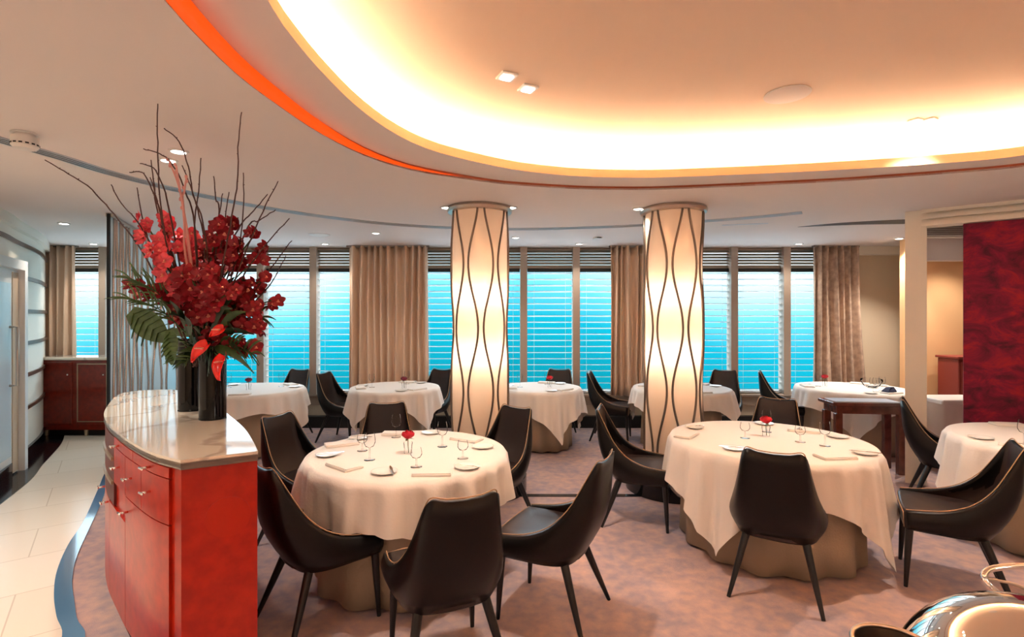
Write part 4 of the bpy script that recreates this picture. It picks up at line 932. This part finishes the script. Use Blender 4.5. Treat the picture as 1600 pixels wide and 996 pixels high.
# ------------------------------------------------------------------ flower arrangement
def vase(x, y, r, h, lab):
    o = empty('glass_vase', (x, y, 1.052), 0, lab, 'vase', 'tall dark glass vases')
    MB().lathe([(r, 0.0), (r, h), (r - .005, h), (r - .005, 0.02), (0.001, 0.02)], 40).build('body', 'vase_glass', o, auto=30)
    MB().lathe([(r + .001, 0.0), (r + .001, 0.008)], 40).build('foot', 'glass', o, auto=30)
V1 = (-1.765, 3.02); V2 = (-2.07, 3.30)
vase(*V1, 0.072, 0.46, 'tall black glass vase, the nearer right one on the marble top')
vase(*V2, 0.072, 0.46, 'tall black glass vase, the farther left one on the marble top')
rnd = random.Random(21)
def petal(b, M, L_, w_, cup=0.25, tipz=0.0):
    R = []
    for i in range(5):
        v = i / 4; ww = w_ * math.sin(math.pi * (0.12 + 0.80 * v)) ; row = []
        for j in range(3):
            u = j - 1; row.append(M @ Vector((u * ww, v * L_, cup * L_ * v * v - abs(u) * ww * 0.35 + tipz * v)))
        R.append(row)
    b.rings(R, cap=False, closed=False)
def orchid_mesh(m):
    b = MB()
    for k in range(5):
        petal(b, Matrix.Rotation(2 * math.pi * k / 5, 4, 'Z') @ Matrix.Rotation(0.25, 4, 'X'), 0.050, 0.022)
    me = b.build('flower', m, smooth=True); b2 = MB(); petal(b2, Matrix.Rotation(math.pi, 4, 'Z') @ Matrix.Rotation(0.9, 4, 'X'), 0.022, 0.011, 0.1); b2.ball((0, 0, 0.006), 0.006, 8, 5)
    k = len(me.data.vertices)
    l2 = b2.build('lip', 'orchid_lip', me, smooth=True)
    return me
fl = {'orchid_red': orchid_mesh('orchid_red'), 'orchid_pink': orchid_mesh('orchid_pink')}
mouth = Vector((-1.90, 3.14, 1.45))
stems = [ # tip px, depth, colour, how many flowers, description
 ((223, 343), 2.95, 'orchid_pink', 9, 'bright pink-red orchid spray reaching highest at the left'), ((262, 338), 3.05, 'orchid_pink', 10, 'bright pink-red orchid spray second from the left at the top'),
 ((292, 362), 3.1, 'orchid_pink', 9, 'pink-red orchid spray left of the centre gap'), ((312, 378), 3.2, 'orchid_red', 8, 'short red orchid spray in the middle of the bouquet'),
 ((210, 440), 2.95, 'orchid_red', 8, 'dark red orchid spray spreading low to the left'), ((345, 342), 3.0, 'orchid_red', 10, 'dark red orchid spray reaching highest at the right'),
 ((372, 340), 3.1, 'orchid_red', 10, 'dark red orchid spray just right of the tallest right one'), ((402, 362), 3.0, 'orchid_red', 9, 'dark red orchid spray leaning to the upper right'),
 ((420, 385), 3.1, 'orchid_red', 8, 'dark red orchid spray ending farthest at the upper right'), ((420, 432), 3.0, 'orchid_red', 9, 'dark red orchid spray pointing right at mid height'),
 ((424, 470), 2.95, 'orchid_red', 9, 'dark red orchid spray hanging right over the window mullion'), ((412, 510), 2.95, 'orchid_red', 8, 'dark red orchid spray drooping at the lower right'),
 ((398, 545), 2.9, 'orchid_red', 7, 'lowest dark red orchid spray at the right'), ((330, 420), 2.75, 'orchid_red', 9, 'red orchid spray leaning forward in the centre'),
 ((360, 455), 2.75, 'orchid_red', 9, 'red orchid spray in front, right of centre'), ((240, 385), 2.85, 'orchid_pink', 8, 'red orchid spray in front, left of centre'), ((285, 425), 2.8, 'orchid_red', 7, 'short red orchid spray at the front left of centre')]
used_f = {'orchid_red': False, 'orchid_pink': False}
for (px, py), D, mc, nf, lab in stems:
    tip = at(px, py, D); mid = mouth.lerp(tip, 0.5) + Vector((0, 0, 0.05)) + Vector((tip.x - mouth.x, 0, 0)) * -0.12
    P = catmull([mouth - Vector((0, 0, .25)), mouth, mid, tip], 8)
    o = empty('orchid_spray', P[0], 0, lab, 'flower', 'orchid sprays in the big bouquet')
    MB().tube([p - P[0] for p in P], 0.004, 6).build('stem', 'green_stem', o, smooth=True)
    nf = nf + 8
    for k in range(nf):
        t = 0.42 + 0.60 * k / (nf - 1); q = P[min(len(P) - 1, int(8 + t * 16))]
        off = Vector((rnd.uniform(-1, 1), rnd.uniform(-1.2, 0.5), rnd.uniform(-0.5, 0.5))).normalized() * rnd.uniform(0.02, 0.075) * (1.3 - 0.6 * t)
        src = fl[mc]
        if not used_f[mc]: f_ = src; used_f[mc] = True; lp = [c for c in bpy.data.objects if c.parent == src][0]
        else:
            f_ = src.copy(); S.collection.objects.link(f_); l0 = [c for c in bpy.data.objects if c.parent == src][0]; lp = l0.copy(); S.collection.objects.link(lp); lp.parent = f_
        f_.parent = o; f_.location = q - P[0] + off
        face = (off.normalized() + Vector((0, -0.9, 0.1))).normalized(); f_.rotation_euler = face.to_track_quat('Z', 'Y').to_euler()
        s_ = rnd.uniform(0.85, 1.15) * (1.0 if t < 0.9 else 0.8); f_.scale = (s_, s_, s_)
# bare twigs
twigs = [
 ([(246, 163), (246, 210), (248, 280), (254, 345), (270, 430)], 2.5, 'tallest straight bare twig, at the left of the bouquet'),
 ([(377, 175), (372, 230), (371, 285), (362, 340), (345, 430)], 2.5, 'tall wavy bare twig at the right of the bouquet'),
 ([(256, 200), (280, 222), (294, 260), (302, 305), (316, 345), (325, 420)], 2.6, 'bare twig arching beside the tallest one'),
 ([(224, 233), (250, 241), (270, 258), (290, 300), (305, 360)], 2.65, 'bare twig bending left in front of the ceiling lights'),
 ([(219, 256), (240, 263), (254, 290), (268, 345)], 2.7, 'thin bare twig curling left below the ceiling lights'),
 ([(202, 270), (221, 269), (234, 288), (250, 330), (262, 380)], 2.7, 'bare twig curling farthest left near the top'),
 ([(70, 250), (100, 268), (137, 291), (172, 328), (205, 368), (232, 410), (255, 460)], 2.75, 'long thin twig sweeping far out to the left'),
 ([(173, 288), (190, 318), (215, 347), (238, 385), (265, 440)], 2.8, 'second long twig sweeping left below the first'),
 ([(214, 293), (221, 335), (240, 400)], 2.9, 'short straight twig above the left flowers'),
 ([(236, 250), (241, 290), (250, 345)], 2.8, 'short twig next to the tallest twig'), ([(235, 277), (245, 310), (256, 350)], 2.9, 'small twig low at the left top'),
 ([(314, 247), (310, 300), (304, 350), (308, 420)], 2.8, 'straight bare twig in the centre'), ([(285, 258), (297, 290), (312, 340), (320, 400)], 2.8, 'dark twig crossing the pink branches'),
 ([(334, 275), (337, 310), (342, 350)], 2.9, 'short forked twig right of centre'), ([(348, 302), (342, 340), (338, 390)], 2.9, 'short twig over the right flowers'),
 ([(358, 300), (352, 340), (345, 390)], 3.0, 'second short twig over the right flowers'), ([(380, 270), (380, 330), (370, 400)], 2.8, 'thin straight twig beside the tall wavy one'),
 ([(434, 284), (415, 322), (398, 360), (370, 430)], 2.8, 'bare twig leaning right, the longest of those'), ([(418, 304), (396, 330), (376, 352), (355, 400)], 2.9, 'thin twig leaning right over the blue air slot'),
 ([(431, 328), (405, 345), (380, 370)], 3.0, 'short twig pointing right near the ceiling'), ([(452, 342), (426, 370), (400, 402), (370, 450)], 2.9, 'twig pointing right past the orchid tips'),
 ([(456, 376), (430, 410), (402, 450)], 2.9, 'low twig pointing right across the window'), ([(447, 400), (425, 440), (400, 470)], 3.0, 'small twig at the right over the window')]
for pts, D, lab in twigs:
    n = len(pts); W_ = [at(x, y, lerp(D, 3.05, i / (n - 1) * .85)) for i, (x, y) in enumerate(pts)] + [mouth - Vector((rnd.uniform(-.04, .04), rnd.uniform(-.04, .04), 0.1))]
    P = catmull(W_, 5); b = MB(); m_ = len(P)
    b.tube([p + Vector((rnd.uniform(-1, 1), 0, rnd.uniform(-1, 1))) * 0.0022 for p in P], [lerp(0.0026, 0.0055, i / (m_ - 1)) for i in range(m_)], 5)
    for i in range(2, m_ // 2, 2):
        d = Vector((rnd.uniform(-1, 1), rnd.uniform(-1, 1), rnd.uniform(0, 1))).normalized(); b.tube([P[i], P[i] + d * 0.008], [0.003, 0.001], 4)
    tag(b.build('bare_twig', 'twig'), lab, 'twig', 'bare twigs in the big bouquet')
for k, pts in enumerate(([(263, 250), (275, 278), (284, 310), (288, 350), (290, 400)], [(275, 258), (280, 290), (287, 330), (295, 380)], [(292, 275), (288, 300), (287, 330)])):
    W_ = [at(x, y, lerp(2.75, 3.05, i / len(pts))) for i, (x, y) in enumerate(pts)] + [mouth]
    P = catmull(W_, 5); b = MB(); b.tube(P, [lerp(0.0045, 0.008, i / len(P)) for i in range(len(P))], 6)
    for i in range(0, len(P) // 2, 2): b.ball(P[i] + Vector((rnd.uniform(-1, 1), -.3, rnd.uniform(-1, 1))) * .01, 0.007, 6, 4, (1, 1, 1.5))
    tag(b.build('pink_branch', 'twig_pink'), ['pink budded branch topped by the lower ceiling light', 'pink budded branch in the middle of the three pink ones', 'short pink side branch, the rightmost pink one'][k], 'branch', 'pink budded branches')
# anthuriums
def anthurium(px, py, D, sc_, rot, lab):
    c = at(px, py, D); o = empty('anthurium', c, 0, lab, 'flower', 'glossy red anthuriums'); o.rotation_euler = (math.radians(70), rot, math.radians(-20))
    R = []
    for i in range(9):
        v = i / 8; hw = sc_ * 0.05 * (math.sin(math.pi * min(1, v * .93 + .07)) ** 0.6) * (1.25 - v * .85); row = []
        for j in range(7):
            u = (j - 3) / 3; row.append((u * hw, sc_ * (0.045 - 0.14 * v) + sc_ * 0.02 * (1 - v) * abs(u), 0.022 * u * u * sc_ + 0.02 * sc_ * math.sin(v * 3)))
        R.append(row)
    MB().rings(R, cap=False, closed=False).build('spathe', 'anthurium', o, smooth=True, solid=0.0015)
    MB().tube([(0, 0.01, 0.01), (0, 0.005, 0.035), (0, -0.005, 0.06)], [0.006, 0.005, 0.003], 8).build('spadix', 'orchid_lip', o, smooth=True)
    q = mouth - c; M = o.rotation_euler.to_matrix().inverted(); MB().tube([(0, 0.01, 0), M @ (q * .4 + Vector((0, 0, .03))), M @ q], 0.0035, 6).build('stem', 'green_stem', o, smooth=True)
anthurium(318, 548, 2.72, 0.85, 0.5, 'glossy red anthurium above the gap between the vases'); anthurium(350, 570, 2.70, 0.95, -0.2, 'largest glossy red anthurium, hanging lowest'); anthurium(343, 518, 2.75, 0.6, 0.9, 'small glossy red anthurium above the other two')
# leaves
def blade(b, p0_, p1_, w_, sag=0.03, n=8):
    p0_, p1_ = Vector(p0_), Vector(p1_); d = (p1_ - p0_); side = d.cross(Vector((0.2, 1, 0.3))).normalized(); R = []
    for i in range(n + 1):
        v = i / n; c = p0_ + d * v + Vector((0, 0, sag * math.sin(math.pi * v) * d.length * 4)); ww = w_ * math.sin(math.pi * (0.06 + 0.93 * v)) ** 0.8
        R.append([c - side * ww, c + Vector((0, -.004, -.003)), c + side * ww])
    b.rings(R, cap=False, closed=False)
def frond(px, py, D, lab, n=8, start=(285, 500)):
    s0 = at(*start, 3.05); tip = at(px, py, D); P = catmull([s0, s0.lerp(tip, .5) + Vector((0, 0, .05)), tip], 8)
    o = empty('palm_frond', s0, 0, lab, 'leaf', 'palm fronds in the big bouquet'); MB().tube([p - s0 for p in P], [0.004] * 8 + [0.002] * (len(P) - 8), 5).build('stalk', 'green_stem', o)
    b = MB(); dirv = (tip - s0).normalized(); sd = dirv.cross(Vector((0, 1, 0))).normalized()
    for k in range(n):
        q = P[4 + int(k * (len(P) - 6) / n)] - s0
        for s_ in (-1, 1): blade(b, q, q + dirv * 0.11 + sd * s_ * 0.065 + Vector((0, rnd.uniform(-.03, .03), 0)), 0.007)
    blade(b, P[-3] - s0, tip - s0 + dirv * .08, 0.007); b.build('leaflets', 'leaf_mid', o, smooth=True)
frond(200, 437, 2.85, 'palm frond pointing left at the top of the greenery'); frond(200, 470, 2.8, 'palm frond pointing left, the lowest of the left ones', start=(290, 520)); frond(215, 452, 3.0, 'palm frond between the other two on the left')
frond(400, 556, 2.8, 'palm frond pointing right above the marble', start=(320, 550)); frond(285, 572, 2.7, 'palm frond drooping left in front of the vases', start=(345, 548)); frond(412, 500, 3.0, 'palm frond behind the right orchids', start=(330, 500))
def monstera(px, py, D, sc_, rx, ry, rz, lab):
    c = at(px, py, D); o = empty('monstera_leaf', c, 0, lab, 'leaf', 'split monstera leaves'); o.rotation_euler = (rx, ry, rz); b = MB()
    for s_ in (-1, 1):
        for k in range(6):
            v = k / 6; y0 = lerp(0.075, -0.10, v) * sc_; L_ = sc_ * (0.095 if 0 < k < 4 else 0.065)
            blade(b, (0, y0, 0), (s_ * L_, y0 - 0.035 * sc_, -0.012), 0.0135 * sc_, 0.0)
    R = [[(-0.062 * sc_ * math.sin(math.pi * (0.15 + .8 * i / 8)), lerp(0.095, -0.14, i / 8) * sc_, 0.0), (0, lerp(0.095, -0.14, i / 8) * sc_, -0.003), (0.062 * sc_ * math.sin(math.pi * (0.15 + .8 * i / 8)), lerp(0.095, -0.14, i / 8) * sc_, 0.0)] for i in range(9)]
    b.rings(R, cap=False, closed=False); b.build('blade', 'leaf_mid', o, smooth=True)
    M = o.rotation_euler.to_matrix().inverted(); MB().tube([(0, 0.08 * sc_, 0), M @ ((mouth - c) * .6), M @ (mouth - c)], 0.0035, 6).build('stalk', 'green_stem', o, smooth=True)
monstera(228, 506, 2.75, 1.15, 1.35, -0.9, 0.25, 'split monstera leaf at the lower left of the bouquet'); monstera(266, 538, 2.72, 0.85, 1.3, -0.4, -0.2, 'smaller split monstera leaf hanging below the first')
# broad filler leaves as one bushy mass of individual leaves
for k in range(46):
    px = rnd.uniform(258, 392); py = rnd.uniform(440, 575); D = rnd.uniform(2.78, 3.15)
    if k < 8: py = rnd.uniform(560, 582); px = rnd.uniform(300, 400); D = 2.8
    tip = at(px, py, D); base = mouth + Vector((rnd.uniform(-.08, .08), rnd.uniform(-.08, .08), rnd.uniform(-.02, 0.12))); b = MB()
    v = (tip - base); 
    if v.length < 0.08: tip = base + v.normalized() * 0.12
    blade(b, base.lerp(tip, .2), tip + (tip - base).normalized() * 0.05, rnd.uniform(0.018, 0.03)); b.tube([base, base.lerp(tip, .3)], 0.003, 5)
    tag(b.build('broad_leaf', 'leaf_dark' if k % 4 else 'leaf_mid', smooth=True), 'broad dark green leaf in the heart of the bouquet among the orchids', 'leaf', 'broad leaves in the big bouquet')
